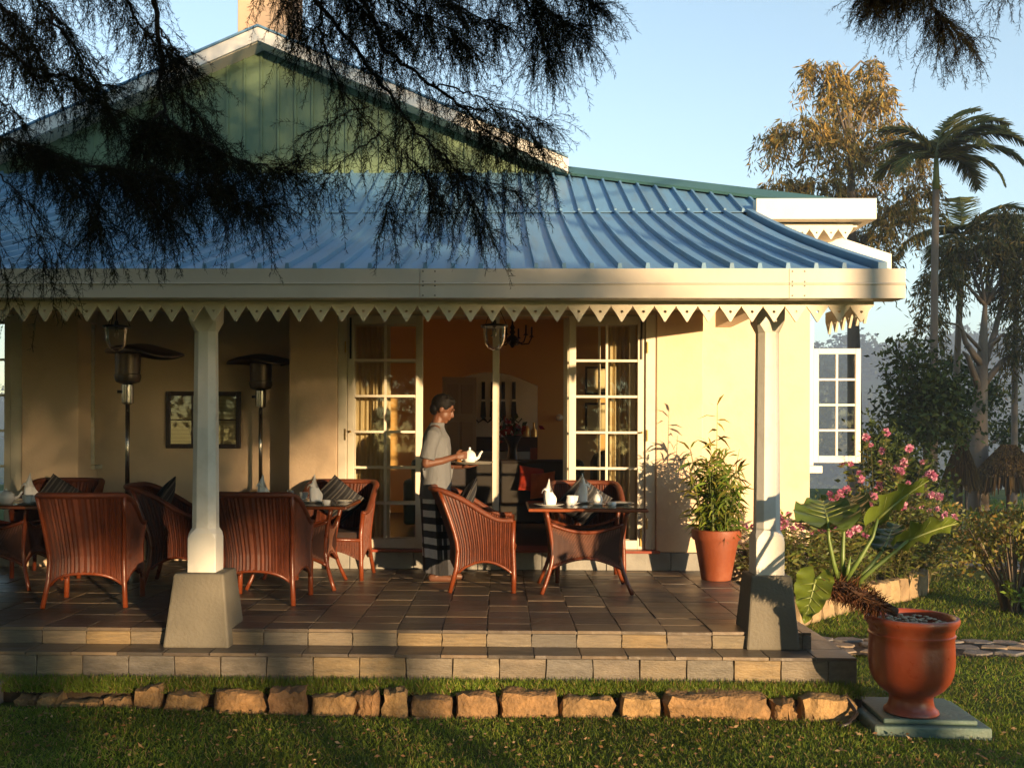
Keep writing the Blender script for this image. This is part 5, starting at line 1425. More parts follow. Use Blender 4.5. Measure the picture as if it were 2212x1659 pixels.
# thatched sunshades
def thatch(px, Y, label, seed, r=0.55, h=0.75, zb=0.55):
    p = at(px, 1000, Y); base = Vector((p.x, Y, gz(p.x, Y))); root = empty('thatched_shelter', base, label=label, cat='shelter', group='thatched shelters under the trees')
    g = np.random.default_rng(seed); zb = zb-base.z
    MB().tube([(0,0,0),(0,0,zb+h)], 0.05, 8).build('post', K['darkwood'], root)
    MB().tube([(-r*0.6,0.2,0),(-r*0.6,0.2,zb+0.2)], 0.035, 6).build('post', K['darkwood'], root); MB().tube([(r*0.6,0.2,0),(r*0.6,0.2,zb+0.2)], 0.035, 6).build('post', K['darkwood'], root)
    MB().lathe([(r*0.72,zb+0.12),(r*0.45,zb+h*0.55),(0.0,zb+h*0.9)], 20).build('roof_core', K['darkwood'], root, smooth=True)
    n = 5000; a = g.uniform(0,6.28,n); t = g.random(n); r0 = r*(0.15+0.75*t)
    A = np.stack([r0*np.cos(a), r0*np.sin(a), zb+h*(1-0.85*t)], 1); B = A+np.stack([0.10*np.cos(a), 0.10*np.sin(a), -0.30+0.0*a], 1)*g.uniform(0.7,1.4,(n,1))
    V_, F_ = ribbons(A, B, 0.045, 0.02, seed); tag(np_mesh('thatch', V_, F_, K['farleaf'], root, tints(n, [(0.22,0.13,0.04),(0.13,0.075,0.025),(0.08,0.05,0.02)], 0.3, seed)), kind='stuff')
thatch(2076, 21.5, 'golden thatched sunshade beside the forked tree trunk', 81, 0.34, 0.8, 0.42)
thatch(2178, 22.5, 'wide dark thatched shelter at the right edge under the trees', 82, 0.85, 0.85, 0.25)

# ------------------------------------------------------------------ far hillside wood
g = np.random.default_rng(90); nt_ = 2600
hx_ = np.concatenate([g.uniform(80, 660, nt_), g.uniform(-520, 840, 700)]); hy_ = np.concatenate([g.uniform(224, 600, nt_), g.uniform(240, 800, 700)])
hz_ = hill_h(hx_, hy_); sz = g.uniform(3.0, 8.0, len(hx_)); m = 70
cen = np.stack([hx_, hy_, hz_+sz*0.7], 1)
P_ = (cen[:,None,:]+unit(g.normal(size=(len(hx_),m,3)))*(g.random((len(hx_),m,1))**0.4)*sz[:,None,None]*np.array([0.75,0.75,0.95])).reshape(-1,3)
n = len(P_); L_ = np.repeat(sz,m)*0.30*g.uniform(0.6,1.3,n); V_, F_ = kites(P_, unit(g.normal(size=(n,3))), L_, L_*0.8, 0.2, 91)
c_ = np.repeat(np.array([(0.04,0.058,0.018),(0.055,0.07,0.02),(0.03,0.045,0.015)])[g.integers(0,3,len(hx_))], m*4, 0)*(0.8+0.4*np.repeat(g.random(n),4)[:,None])
tag(np_mesh('hillside_wood', V_, F_, K['farleaf'], None, c_), 'distant wooded hillside', 'wood', kind='stuff')

# ------------------------------------------------------------------ overhanging conifer in the foreground
con = empty('overhanging_conifer', (-2.75, 3.7, LAWN), label='dark needle-leaved tree whose drooping branches hang across the upper left', cat='tree', group='needle trees over the lawn')
CO = Vector((-2.75, 3.7, LAWN))
tk = [Vector((-2.75,3.7,-0.5)), Vector((-2.62,3.75,0.8)), Vector((-2.38,3.8,1.8)), Vector((-2.20,3.85,2.5)), Vector((-2.12,3.88,3.1)), Vector((-2.15,3.85,4.2)), Vector((-2.3,3.8,5.6))]
MB().tube([p-CO for p in tk], [0.20,0.16,0.135,0.13,0.12,0.10,0.07], 12).build('trunk', K['darkbark'], con, smooth=True)
def sprays(seed, paths, n_sub, root, org, needle=0.028, sub=(0.10,0.32), droop=0.9, name='needles', wood='branches', w=0.0021, clip=None):
    """paths: branch polylines (x,y px, depth) with radius; hanging sprays of forked needles along them"""
    g = np.random.default_rng(seed); wd = MB(); A, B, WA, WB = [], [], [], []
    for (pp, rad, dens, f0) in paths:
        P_ = [at(x, y, d)-org for x, y, d in pp]
        # resample
        Q = []
        for a, b_ in zip(P_, P_[1:]):
            for i in range(6): Q.append(a.lerp(b_, i/6))
        Q.append(P_[-1]); k = len(Q)
        Q = [q+Vector(g.normal(size=3)*0.006) for q in Q]
        wd.tube(Q, [max(0.002, rad*0.5*(1-0.85*i/k)) for i in range(k)], 6)
        Ln = sum((Q[i+1]-Q[i]).length for i in range(k-1)); ns = int(Ln*dens*n_sub)
        for s_ in range(ns):
            t = f0+(1-f0)*g.random(); i = min(int(t*(k-1)), k-2); p = np.array(Q[i].lerp(Q[i+1], t*(k-1)-i)); ax = np.array((Q[i+1]-Q[i]).normalized())
            d = unit(ax*0.55+g.normal(size=3)*np.array([0.75,0.75,0.4])+np.array([0,0,-0.35])); ln = g.uniform(*sub)*(1.0 if t < 0.8 else 0.75)
            m = max(6, int(ln/0.0135)); q = p.copy(); e = d.copy(); prev = q.copy(); last = q
            for j in range(m):
                e = unit(e+np.array([0,0,-0.085*droop])+g.normal(size=3)*0.07); nq = q+e*ln/m
                A.append(q); B.append(nq); WA.append(w*1.25*(1-0.6*j/m)); WB.append(w*1.25*(1-0.6*(j+1)/m))
                # forked needles
                if j > 0:
                    for _ in range(3):
                        nd = unit(e*0.85+g.normal(size=3)*0.55+np.array([0,0,-0.12])); nl = needle*g.uniform(0.6,1.5)*(1-0.35*j/m)
                        A.append(nq); B.append(nq+nd*nl); WA.append(w*0.9); WB.append(w*0.45)
                        if g.random() < 0.55:
                            n2 = unit(nd+g.normal(size=3)*0.5); A.append(nq+nd*nl*0.5); B.append(nq+nd*nl*0.5+n2*nl*0.6); WA.append(w*0.8); WB.append(w*0.4)
                q = nq
    wd.build(wood, K['darkbark'], root, smooth=True)
    A, B = np.array(A), np.array(B); V_, F_ = ribbons(A, B, np.array(WA), np.array(WB), seed)
    o = np_mesh(name, V_, F_, K['needles'], root, tints(len(A), [(0.016,0.017,0.006),(0.012,0.012,0.005),(0.022,0.020,0.008),(0.020,0.013,0.006)], 0.3, seed)); tag(o, kind='stuff')
    return len(A)
D0 = 3.9
paths = [  # left mass
    ([(-60,-120,3.9),(60,-30,3.9),(150,90,3.9),(215,210,3.9)], 0.022, 2.1, 0.1),
    ([(-40,60,3.8),(60,140,3.8),(150,170,3.8),(250,190,3.8)], 0.016, 2.2, 0.0),
    ([(-60,-60,4.0),(120,-60,4.0),(260,-20,4.0),(330,90,4.0),(400,140,4.0)], 0.022, 1.5, 0.2),
    ([(-30,-140,4.1),(180,-120,4.1),(330,-20,4.05),(345,110,4.0),(355,260,3.95),(380,330,3.95)], 0.034, 0.7, 0.1),
    ([(340,60,4.0),(380,110,4.0),(420,150,4.0),(440,190,4.0)], 0.010, 0.6, 0.2),
    ([(355,250,3.95),(420,300,3.9),(520,350,3.9),(600,365,3.9),(650,352,3.9)], 0.016, 3.0, 0.0),
    ([(350,240,3.95),(300,300,3.9),(330,370,3.85),(390,430,3.85)], 0.014, 2.7, 0.0),
    ([(-50,290,3.8),(60,310,3.8),(140,345,3.8),(260,370,3.8),(380,390,3.8),(480,400,3.85)], 0.018, 2.8, 0.05),
    ([(100,330,3.8),(170,400,3.75),(210,470,3.75),(230,510,3.75)], 0.012, 2.2, 0.0),
    ([(230,360,3.8),(320,440,3.8),(380,480,3.8)], 0.010, 2.5, 0.0),
    ([(420,310,3.9),(470,390,3.9),(520,440,3.9),(580,450,3.9)], 0.010, 2.6, 0.0),
    ([(360,180,4.0),(420,240,4.0),(450,290,4.0)], 0.010, 2.2, 0.0),
    ([(200,220,3.9),(300,260,3.9),(420,300,3.9)], 0.010, 2.4, 0.0),
    ([(-40,330,3.7),(10,390,3.7),(60,440,3.7),(80,520,3.7),(95,575,3.7),(115,620,3.7)], 0.008, 0.42, 0.15),
    ([(60,430,3.7),(100,500,3.7),(130,560,3.7)], 0.005, 0.5, 0.2),
    ([(-40,390,3.7),(-5,500,3.7),(0,600,3.7)], 0.005, 0.4, 0.2),
    ([(-60,-100,3.9),(-10,0,3.85),(40,50,3.85),(80,120,3.85)], 0.015, 2.4, 0.1),
    ([(-40,180,3.9),(20,230,3.9),(60,280,3.9)], 0.010, 1.4, 0.0),
    ]
n1 = sprays(101, paths, 120, con, CO)
paths = [  # middle mass
    ([(330,-190,4.1),(560,-160,4.1),(640,-60,4.1),(735,60,4.1),(800,150,4.1),(880,260,4.1),(950,330,4.1),(1000,380,4.1)], 0.028, 1.1, 0.15),
    ([(560,-160,4.1),(700,-80,4.1),(790,10,4.1),(830,110,4.1),(930,180,4.1),(1000,230,4.1),(1060,290,4.1),(1150,340,4.1),(1195,385,4.1)], 0.022, 1.0, 0.2),
    ([(930,180,4.1),(1010,200,4.1),(1080,235,4.1),(1150,250,4.1),(1180,270,4.1)], 0.009, 1.2, 0.2),
    ([(1000,230,4.1),(1060,240,4.1),(1120,260,4.1),(1170,320,4.1)], 0.008, 1.4, 0.2),
    ([(700,-100,4.1),(690,20,4.1),(700,110,4.1),(740,200,4.1),(790,260,4.1),(870,330,4.1)], 0.014, 0.7, 0.2),
    ([(640,-120,4.0),(780,-90,4.0),(900,-30,4.0),(1000,20,4.0),(1090,60,4.0)], 0.020, 2.6, 0.15),
    ([(780,-130,4.0),(950,-100,4.0),(1100,-40,4.0),(1180,20,4.0),(1255,70,4.0)], 0.020, 2.4, 0.2),
    ([(900,-140,4.0),(1080,-120,4.0),(1210,-50,4.0),(1290,10,4.0)], 0.016, 2.2, 0.25),
    ([(620,-110,4.0),(720,-40,4.0),(800,40,4.0),(880,80,4.0)], 0.014, 2.6, 0.15),
    ([(700,-60,4.0),(850,0,4.0),(960,60,4.0),(1020,110,4.0)], 0.012, 2.4, 0.1),
    ([(580,-120,4.0),(600,-40,4.0),(640,30,4.0),(680,90,4.0)], 0.010, 1.8, 0.2),
    ([(1090,-60,4.0),(1150,20,4.0),(1180,100,4.0),(1190,150,4.0)], 0.010, 1.6, 0.2),
    ([(880,330,4.1),(930,400,4.1),(960,450,4.1)], 0.007, 2.4, 0.0),
    ([(820,290,4.1),(760,330,4.1),(710,380,4.1),(690,410,4.1)], 0.007, 0.8, 0.1),
    ([(950,330,4.1),(1000,390,4.1),(1030,450,4.1),(1040,500,4.1)], 0.007, 1.6, 0.0),
    ([(1000,380,4.1),(1060,400,4.1),(1120,420,4.1)], 0.006, 1.8, 0.0),
    ([(870,330,4.1),(850,420,4.1),(830,480,4.1)], 0.006, 1.2, 0.1),
    ([(800,230,4.1),(720,260,4.1),(670,285,4.1)], 0.006, 0.6, 0.2),
    ]
cm_ = sprays(102, paths, 112, con, CO, name='needles', wood='branches')
# unseen upper crown of the same tree, added dense to block sky light
g = np.random.default_rng(140); n = 30000
Pc = np.stack([g.uniform(-8.0,1.4,n), g.uniform(-4.5,4.9,n), g.uniform(0,1,n)],1)
zlo = np.maximum(4.3, 1.32+0.50*np.maximum(Pc[:,1],0)+0.35); Pc[:,2] = zlo+Pc[:,2]**1.5*2.6
cl = np.sin(Pc[:,0]*2.1+1)*np.sin(Pc[:,1]*2.4+Pc[:,0])*0.5+0.5; Pc = Pc[g.random(n) < 0.45+0.55*cl]; n = len(Pc)
D = unit(g.normal(size=(n,3))*np.array([1,1,0.6])+np.array([0,0,-0.6])); V_, F_ = ribbons(Pc-np.array(CO), Pc-np.array(CO)+D*g.uniform(0.15,0.4,(n,1)), 0.045, 0.012, 141)
tag(np_mesh('crown', V_, F_, K['needles'], con, tints(n, [(0.016,0.017,0.006),(0.012,0.012,0.005)], 0.3, 142)), kind='stuff')
lb = MB()
for i in range(9):
    a = R(-150+i*38); e = Vector((-2.2+4.2*math.cos(a), 1.2+3.2*math.sin(a), 4.6+0.25*(i%3)))
    lb.tube([Vector((-2.15,3.85,3.9))-CO, (Vector((-2.15,3.85,4.6))+e)*0.5-CO, e-CO], [0.05,0.03,0.01], 6)
lb.build('crown_limbs', K['darkbark'], con, smooth=True)
# second tree, only its branch tips hang into the top right corner
c2 = empty('overhanging_conifer', (8.8, 4.0, LAWN), label='dark needle branch hanging into the top right corner of the sky', cat='tree', group='needle trees over the lawn')
CO2 = Vector((8.8, 4.0, LAWN))
MB().tube([Vector((0,0,-0.05)), Vector((-0.05,0.1,2.0)), Vector((-0.1,0.2,4.0)), Vector((-0.05,0.2,6.0))], [0.24,0.2,0.17,0.1], 12).build('trunk', K['darkbark'], c2, smooth=True)
paths = [([(5700,-1100,4.1),(4300,-800,4.2),(2900,-420,4.2),(2500,-260,4.3),(2200,-130,4.3),(2000,-60,4.3),(1880,-20,4.3)], 0.05, 0.9, 0.78),
         ([(2200,-130,4.3),(2060,-60,4.3),(2010,10,4.3),(2040,50,4.3),(2100,90,4.3)], 0.010, 2.2, 0.35),
         ([(2050,-60,4.3),(1960,-20,4.3),(1900,10,4.3)], 0.008, 1.3, 0.2),
         ([(2300,-110,4.3),(2200,-60,4.3),(2150,-10,4.3)], 0.008, 0.9, 0.3)]
sprays(103, paths, 75, c2, CO2)

# ------------------------------------------------------------------ unseen trees behind the camera that shade the lawn and the house
def shade_tree(name, label, base, hgt, rad, blobs, seed, n, size):
    root = empty(name, base, label=label, cat='tree', group='trees behind the viewer'); g = np.random.default_rng(seed)
    MB().tube([(0,0,-0.1),(0.05,0.02,hgt*0.4),(-0.05,0.05,hgt)], [rad*1.2, rad, rad*0.4], 10).build('trunk', K['bark'], root, smooth=True)
    lb, P_ = MB(), []; tot = sum(b[3]**2*b[4] for b in blobs)
    for (x, y, z, r_, h_) in blobs:
        lb.tube([(0,0,min(hgt*0.8, max(0.8,z-0.5))), (x*0.5,y*0.5,z+0.2), (x,y,z)], [rad*0.4, rad*0.25, 0.02], 6)
        k = int(n*r_*r_*h_/tot); nc = max(4, k//40); cc = np.array([x,y,z])+unit(g.normal(size=(nc,3)))*(g.random((nc,1))**0.33)*np.array([r_,r_,h_])
        P_.append(cc[g.integers(0,nc,k)]+g.normal(size=(k,3))*size*1.5)
    lb.build('limbs', K['bark'], root, smooth=True)
    P_ = np.concatenate(P_); n = len(P_); L_ = size*g.uniform(0.6,1.3,n); V_, F_ = kites(P_, unit(g.normal(size=(n,3))), L_, L_*0.5, 0.3, seed)
    tag(np_mesh('crown', V_, F_, K['farleaf'], root, tints(n, dg, 0.3, seed)), kind='stuff')
def qu(q, u, z=0.0): return (math.cos(SUN_AZ)*q+math.sin(SUN_AZ)*u, math.sin(SUN_AZ)*q-math.cos(SUN_AZ)*u, z)
def blob(dq, z, r_, h_, du=0.0): p = qu(dq, du); return (p[0], p[1], z, r_, h_)
x, y, _ = qu(0.6, 13)
shade_tree('lawn_tree', 'broad tree standing on the lawn behind the viewer', (x, y, gz(x, y)), 6.0, 0.16,
    [blob(-0.9,4.2,1.3,1.6), blob(0.9,5.0,1.3,1.6), blob(0.1,6.6,1.6,1.3), blob(-0.4,2.6,0.9,0.6), blob(1.4,3.1,0.8,0.55), blob(-1.9,2.7,0.9,1.3), blob(0.5,1.0,0.5,0.2), blob(-0.2,3.6,1.2,0.6), blob(1.0,4.0,1.0,0.6)], 201, 14000, 0.13)
x, y, _ = qu(2.7, 15)
shade_tree('lawn_tree', 'smaller open-crowned tree behind the viewer', (x, y, gz(x, y)), 6.5, 0.10,
    [blob(-0.7,4.6,0.9,0.8), blob(0.5,5.6,1.0,0.8), blob(-0.2,7.0,1.2,0.9), blob(0.9,4.0,0.5,0.35), blob(-0.7,3.2,0.8,0.6), blob(0.3,3.4,0.8,0.5), blob(0.1,2.5,0.6,0.25), blob(-0.5,1.5,0.4,0.15)], 202, 12000, 0.13)
x, y, _ = qu(2.0, 18)  # unseen tree added to deepen the shade on the left walls
shade_tree('lawn_tree', 'low spreading tree added behind the viewer to darken the left walls', (x, y, gz(x, y)), 5.0, 0.12,
    [blob(-0.9,4.2,0.9,0.6), blob(0.3,4.6,1.0,0.7), blob(1.2,4.0,0.8,0.5), blob(-0.3,3.2,0.9,0.35), blob(0.8,3.0,0.6,0.3)], 204, 6500, 0.13)
x, y, _ = qu(5.12, 10)
shade_tree('lawn_tree', 'thin young tree with a bare trunk behind the viewer', (x, y, gz(x, y)), 7.0, 0.115,
    [blob(0.0,7.6,1.6,1.1), blob(1.8,7.2,1.4,0.9), blob(3.4,7.6,1.5,1.0), blob(-1.2,7.0,1.0,0.7)], 203, 3600, 0.22)  # high crown spread sideways over the sun gap to block sky glow

for i, (x, y, lab) in enumerate(((-5.5,-6.5,'first of the dense sky-blocking trees added behind the viewer at left'),(-1.0,-9.5,'second of the dense sky-blocking trees added behind the viewer'),(-10.5,-2.5,'far left dense sky-blocking tree added behind the viewer'),(2.6,-13.0,'third of the dense sky-blocking trees added behind the viewer'))):  # unseen trees added to cut the sky light reaching the veranda
    shade_tree('sky_block_tree', lab, (x, y, gz(x, y)), 5.0, 0.2, [(0,0,5.2,2.4,2.2),(-1.5,0.5,3.4,1.8,1.5),(1.5,-0.3,3.6,1.8,1.5),(0,0.4,1.8,1.9,1.2)], 210+i, 4200, 0.26)
for i, (q_, u_) in enumerate(((-16,10),(-12.5,13),(-9.5,15),(-6.5,17),(-3.5,18),(-0.5,19),(16.5,15),(19.5,13),(22.5,10),(25,6))):  # unseen belt added to block low sky on both sides of the sun
    x, y, _ = qu(q_, u_)
    shade_tree('sky_block_tree', 'dense tree of the sky-blocking belt added behind the viewer, number %s from the left' % ('one','two','three','four','five','six','seven','eight','nine','ten')[i], (x, y, gz(x, y)), 8.0, 0.22, [(0,0,8.5,2.2,2.0),(-1.3,0.4,5.6,2.0,1.8),(1.3,-0.3,5.8,2.0,1.8),(0,0.4,2.6,2.0,2.0),(0.8,0,0.8,1.4,1.0)], 230+i, 3600, 0.40)
for i, (x, y) in enumerate(((-10.5,-1.5),(-11.5,3.0),(-12.5,7.5),(-13.5,12.0))):  # unseen side belt added to shut out sky light from the left
    shade_tree('sky_block_tree', 'dense sky-blocking tree added beyond the left end of the veranda, %s from the front' % ('first','second','third','fourth')[i], (x, y, gz(x, y)), 8.0, 0.22, [(0,0,8.5,2.2,2.0),(-1.3,0.4,5.6,2.0,1.8),(1.3,-0.3,5.8,2.0,1.8),(0,0.4,2.6,2.0,2.0),(0.8,0,0.8,1.4,1.0)], 260+i, 3600, 0.40)
# ------------------------------------------------------------------ the waiter
def ellipsoid(b, c, r, M_=None, n=16, k=10):
    vs_, fs_ = [], []
    M_ = M_ or Matrix.Identity(3)
    vs_.append(Vector((0,0,-r[2])))
    for i in range(1, k):
        ph_ = -math.pi/2+math.pi*i/k
        for j in range(n):
            a = 2*math.pi*j/n; vs_.append(Vector((r[0]*math.cos(ph_)*math.cos(a), r[1]*math.cos(ph_)*math.sin(a), r[2]*math.sin(ph_))))
    vs_.append(Vector((0,0,r[2])))
    for j in range(n):
        fs_.append((0, 1+(j+1)%n, 1+j)); e = len(vs_)-1; fs_.append((e, e-n+j, e-n+(j+1)%n))
    for i in range(k-2):
        for j in range(n): a = 1+i*n; fs_.append((a+j, a+(j+1)%n, a+n+(j+1)%n, a+n+j))
    b.add([M_ @ v + Vector(c) for v in vs_], fs_)
def capsule(b, pts, rs):
    P = [Vector(p) for p in pts]
    b.tube(P, rs, 12)
    for p, r_ in zip(P, rs): ellipsoid(b, p, (r_, r_, r_), n=12, k=8)
def remesh(b, name, m, parent, vox, smooth=4, fac=0.5):
    o = b.build('tmp_'+name, m, None)
    md = o.modifiers.new('r', 'REMESH'); md.mode = 'VOXEL'; md.voxel_size = vox; md.use_smooth_shade = True
    sm = o.modifiers.new('s', 'SMOOTH'); sm.iterations = smooth; sm.factor = fac
    dg_ = bpy.context.evaluated_depsgraph_get(); dg_.update()
    me = bpy.data.meshes.new_from_object(o.evaluated_get(dg_)); me.name = name
    me.polygons.foreach_set('use_smooth', [True]*len(me.polygons))
    bpy.data.objects.remove(o)
    if len(me.materials) == 0: me.materials.append(m)
    q = bpy.data.objects.new(name, me); C.objects.link(q); q.parent = parent
    return q
# local frame: +y is where he faces, +x his right hand, z up
K['skin'] = mat('skin', (0.135,0.056,0.030), 0.5, 0.08, 8, spec=0.4)
K['hair'] = mat('black_hair', (0.006,0.005,0.004), 0.6, 0.3, 60, 0.3, 120, spec=0.15)
K['shirt'] = mat('grey_cotton', (0.135,0.14,0.145), 0.9, 0.12, 5, 0.9, 9, stretch=(1.6,1.6,0.7))
PXW, PYW = -0.585, 8.86
man = empty('person', (PXW, PYW, 0.004), R(-90), 'waiter in grey tunic and black and white checked sarong carrying a tea tray', 'person')
b = MB()
# feet and legs
for sx, fy in ((0.075, 0.03), (-0.075, 0.10)):
    capsule(b, [(sx,fy-0.03,0.07),(sx,fy-0.01,0.30),(sx*1.05,fy*0.6,0.48),(sx*1.1,0.0,0.80)], [0.040,0.052,0.055,0.075])
    capsule(b, [(sx,fy-0.06,0.036),(sx*1.05,fy+0.06,0.034),(sx*1.2,fy+0.13,0.024)], [0.036,0.036,0.026])
capsule(b, [(0,0,0.80),(0,-0.01,1.0),(0,-0.005,1.22)], [0.12,0.115,0.12])
capsule(b, [(0.14,-0.01,1.315),(0,0.0,1.335),(-0.14,-0.01,1.315)], [0.055,0.07,0.055])
# neck and head, bowed
capsule(b, [(0,-0.01,1.32),(0,0.025,1.44)], [0.056,0.054])
HB = Matrix.Rotation(R(-22), 3, 'X'); hc0 = Vector((0,0.065,1.525))
def hd(p): return hc0 + HB @ Vector(p)
ellipsoid(b, hd((0,-0.015,0.025)), (0.074,0.095,0.092), HB)
ellipsoid(b, hd((0,0.022,-0.045)), (0.056,0.062,0.070), HB)
ellipsoid(b, hd((0,0.052,-0.095)), (0.028,0.026,0.022), HB)
capsule(b, [hd((0,0.080,0.012)), hd((0,0.100,-0.028)), hd((0,0.094,-0.036))], [0.009,0.0135,0.012])
ellipsoid(b, hd((0,0.082,0.030)), (0.045,0.016,0.010), HB)
ellipsoid(b, hd((0,0.082,-0.060)), (0.024,0.012,0.006), HB); ellipsoid(b, hd((0,0.079,-0.071)), (0.020,0.012,0.007), HB)
for sx in (-1, 1): ellipsoid(b, hd((0.073*sx,-0.012,-0.008)), (0.010,0.020,0.030), HB)
# arms: right arm reaches to the pot, left arm holds the tray from below
def hand(b, wrist, fwd, side, nrm, curl, sgn):
    w, f, s_, n_ = Vector(wrist), Vector(fwd).normalized(), Vector(side).normalized(), Vector(nrm).normalized()
    M_ = Matrix((s_, f, n_)).transposed()
    ellipsoid(b, w+f*0.045, (0.037,0.050,0.016), M_)
    for k, (dx, ln) in enumerate(((-0.028,0.062),(-0.0095,0.072),(0.0095,0.068),(0.027,0.055))):
        p0 = w+f*0.075+s_*dx*sgn; d1 = f*math.cos(curl)+n_*math.sin(curl); d2 = f*math.cos(curl*2)+n_*math.sin(curl*2)
        capsule(b, [p0, p0+d1*ln*0.55, p0+d1*ln*0.55+d2*ln*0.5], [0.0095,0.0088,0.0075])
    p0 = w+f*0.022-s_*0.030*sgn; d = (f*0.75-s_*0.55*sgn+n_*0.4).normalized()
    capsule(b, [p0, p0+d*0.035, p0+d*0.035+(f*0.8+n_*0.5).normalized()*0.028], [0.012,0.0105,0.0085])
capsule(b, [(0.175,-0.015,1.30),(0.205,-0.06,1.16),(0.205,-0.075,1.045)], [0.050,0.044,0.038])
capsule(b, [(0.205,-0.075,1.045),(0.15,0.06,1.07),(0.095,0.175,1.105)], [0.038,0.034,0.024])
hand(b, (0.095,0.175,1.105), (-0.22,0.9,0.15), (0.15,0.1,-0.9), (-0.95,-0.25,-0.1), 0.55, 1)
capsule(b, [(-0.175,-0.015,1.30),(-0.20,-0.04,1.16),(-0.19,-0.03,1.03)], [0.050,0.044,0.038])
capsule(b, [(-0.19,-0.03,1.03),(-0.13,0.10,1.02),(-0.06,0.235,1.015)], [0.038,0.034,0.024])
hand(b, (-0.06,0.235,1.012), (0.25,0.95,0.05), (0.95,-0.25,0), (0,0,1), 0.12, -1)
body = remesh(b, 'body', K['skin'], man, 0.0062, 3)
# hair
b = MB(); ellipsoid(b, hd((0,-0.028,0.038)), (0.085,0.100,0.092), HB, 20, 14)
ellipsoid(b, hd((0,0.032,0.090)), (0.060,0.046,0.034), HB); ellipsoid(b, hd((0,-0.072,-0.015)), (0.068,0.050,0.066), HB)
for i in range(26):
    a = random.uniform(0,6.28); t = random.uniform(0.25,1); ellipsoid(b, hd((0.074*math.cos(a)*t,-0.02+0.085*math.sin(a)*t,0.035+0.088*math.sqrt(max(0,1-t*t*0.85)))), (0.018,0.018,0.014), None, 8, 6)
hair = remesh(b, 'hair', K['hair'], man, 0.007, 1)
b = MB()
for sx in (-1,1):
    b.tube([hd((0.018*sx,0.0885,0.030)), hd((0.034*sx,0.086,0.035)), hd((0.050*sx,0.072,0.030))], [0.0035,0.004,0.002], 6)
b.build('eyebrows', K['hair'], man)
b = MB()
for sx in (-1,1): ellipsoid(b, hd((0.030*sx,0.081,0.011)), (0.013,0.008,0.0045), HB, 10, 6)
b.build('eyes', mat('eye', (0.05,0.035,0.03), 0.2), man, smooth=True)
# tunic
b = MB()
rings = [(0.735,0.205,0.150,0.000),(0.80,0.200,0.146,0.000),(0.92,0.186,0.136,0.000),(1.05,0.178,0.130,0.002),(1.18,0.186,0.130,0.004),(1.27,0.190,0.122,0.000),(1.33,0.150,0.092,-0.006),(1.372,0.085,0.072,0.000),(1.405,0.064,0.066,0.012)]
n = 40; vs_, fs_ = [], []
for z, rx, ry, oy in rings:
    for j in range(n):
        a = 2*math.pi*j/n; fz = 1+0.022*math.sin(5*a+z*9)*max(0,(1.1-z)/0.4) if z < 1.1 else 1
        vs_.append((rx*math.cos(a)*fz, oy+ry*math.sin(a)*fz, z))
for i in range(len(rings)-1):
    for j in range(n): fs_.append((i*n+j, i*n+(j+1)%n, (i+1)*n+(j+1)%n, (i+1)*n+j))
fs_ += [tuple(reversed(range(n))), tuple(range((len(rings)-1)*n, len(rings)*n))]
b.add(vs_, fs_)
for sx in (1, -1):
    b.tube([(0.12*sx,-0.005,1.31),(0.165*sx,-0.012,1.295),(0.198*sx,-0.045,1.19),(0.208*sx,-0.065,1.085)], [0.070,0.070,0.066,0.068], 16)
    ellipsoid(b, (0.15*sx,-0.008,1.295), (0.072,0.072,0.066))
for i in range(14):      # loose creases
    a = random.uniform(-2.6, 2.6); z = random.uniform(0.80, 1.22)
    p0 = Vector((0.182*math.cos(a), 0.130*math.sin(a), z)); b.tube([p0, p0*1.0+Vector((random.uniform(-0.03,0.03),random.uniform(-0.03,0.03),random.uniform(0.06,0.14)))], [0.014,0.004], 6)
tunic = remesh(b, 'tunic', K['shirt'], man, 0.0075, 3)
# sarong with woven checks; faces carry the weave colours
K['ck0'] = mat('check_white', (0.84,0.82,0.82), 0.9, 0.08, 30, 0.2, 200); K['ck1'] = mat('check_grey', (0.055,0.056,0.065), 0.9, 0.15, 30, 0.2, 200); K['ck2'] = mat('check_black', (0.010,0.010,0.012), 0.9, 0.2, 30, 0.2, 200)
b = MB(); nz_, na = 34, 72; vs_ = []
for i in range(nz_+1):
    z = 0.075+0.68*i/nz_; t = i/nz_
    rx = 0.150+0.030*t**2+0.015*(1-t); ry = 0.125+0.015*t+0.012*(1-t)
    for j in range(na):
        a = 2*math.pi*j/na; fo = 0.013*(1-t*0.7)*math.sin(7*a+1.1)+0.008*(1-t*0.5)*math.sin(13*a+2.0*z)
        vs_.append(((rx+fo)*math.cos(a), 0.035*(1-t)+(ry+fo)*math.sin(a), z-0.012*math.sin(2*a+0.6)*(1-t)))
for i in range(nz_):
    for j in range(na):
        z = 0.075+0.68*(i+0.5)/nz_; hb = ((z-0.215)/0.118) % 1 > 0.60 or z < 0.215; vb = (j % 18) < 8
        vb2 = False
        m = 0 if ((j % 18) == 4 and not hb) else 2 if (hb and vb) else 1 if (hb or vb) else 0
        if z < 0.215: m = 2 if (j % 18) < 8 else 1
        b.add([], [])
        b.f.append((i*na+j, i*na+(j+1)%na, (i+1)*na+(j+1)%na, (i+1)*na+j)); b.m.append(m)
b.v = vs_
b.build('sarong', [K['ck0'],K['ck1'],K['ck2']], man, smooth=True)
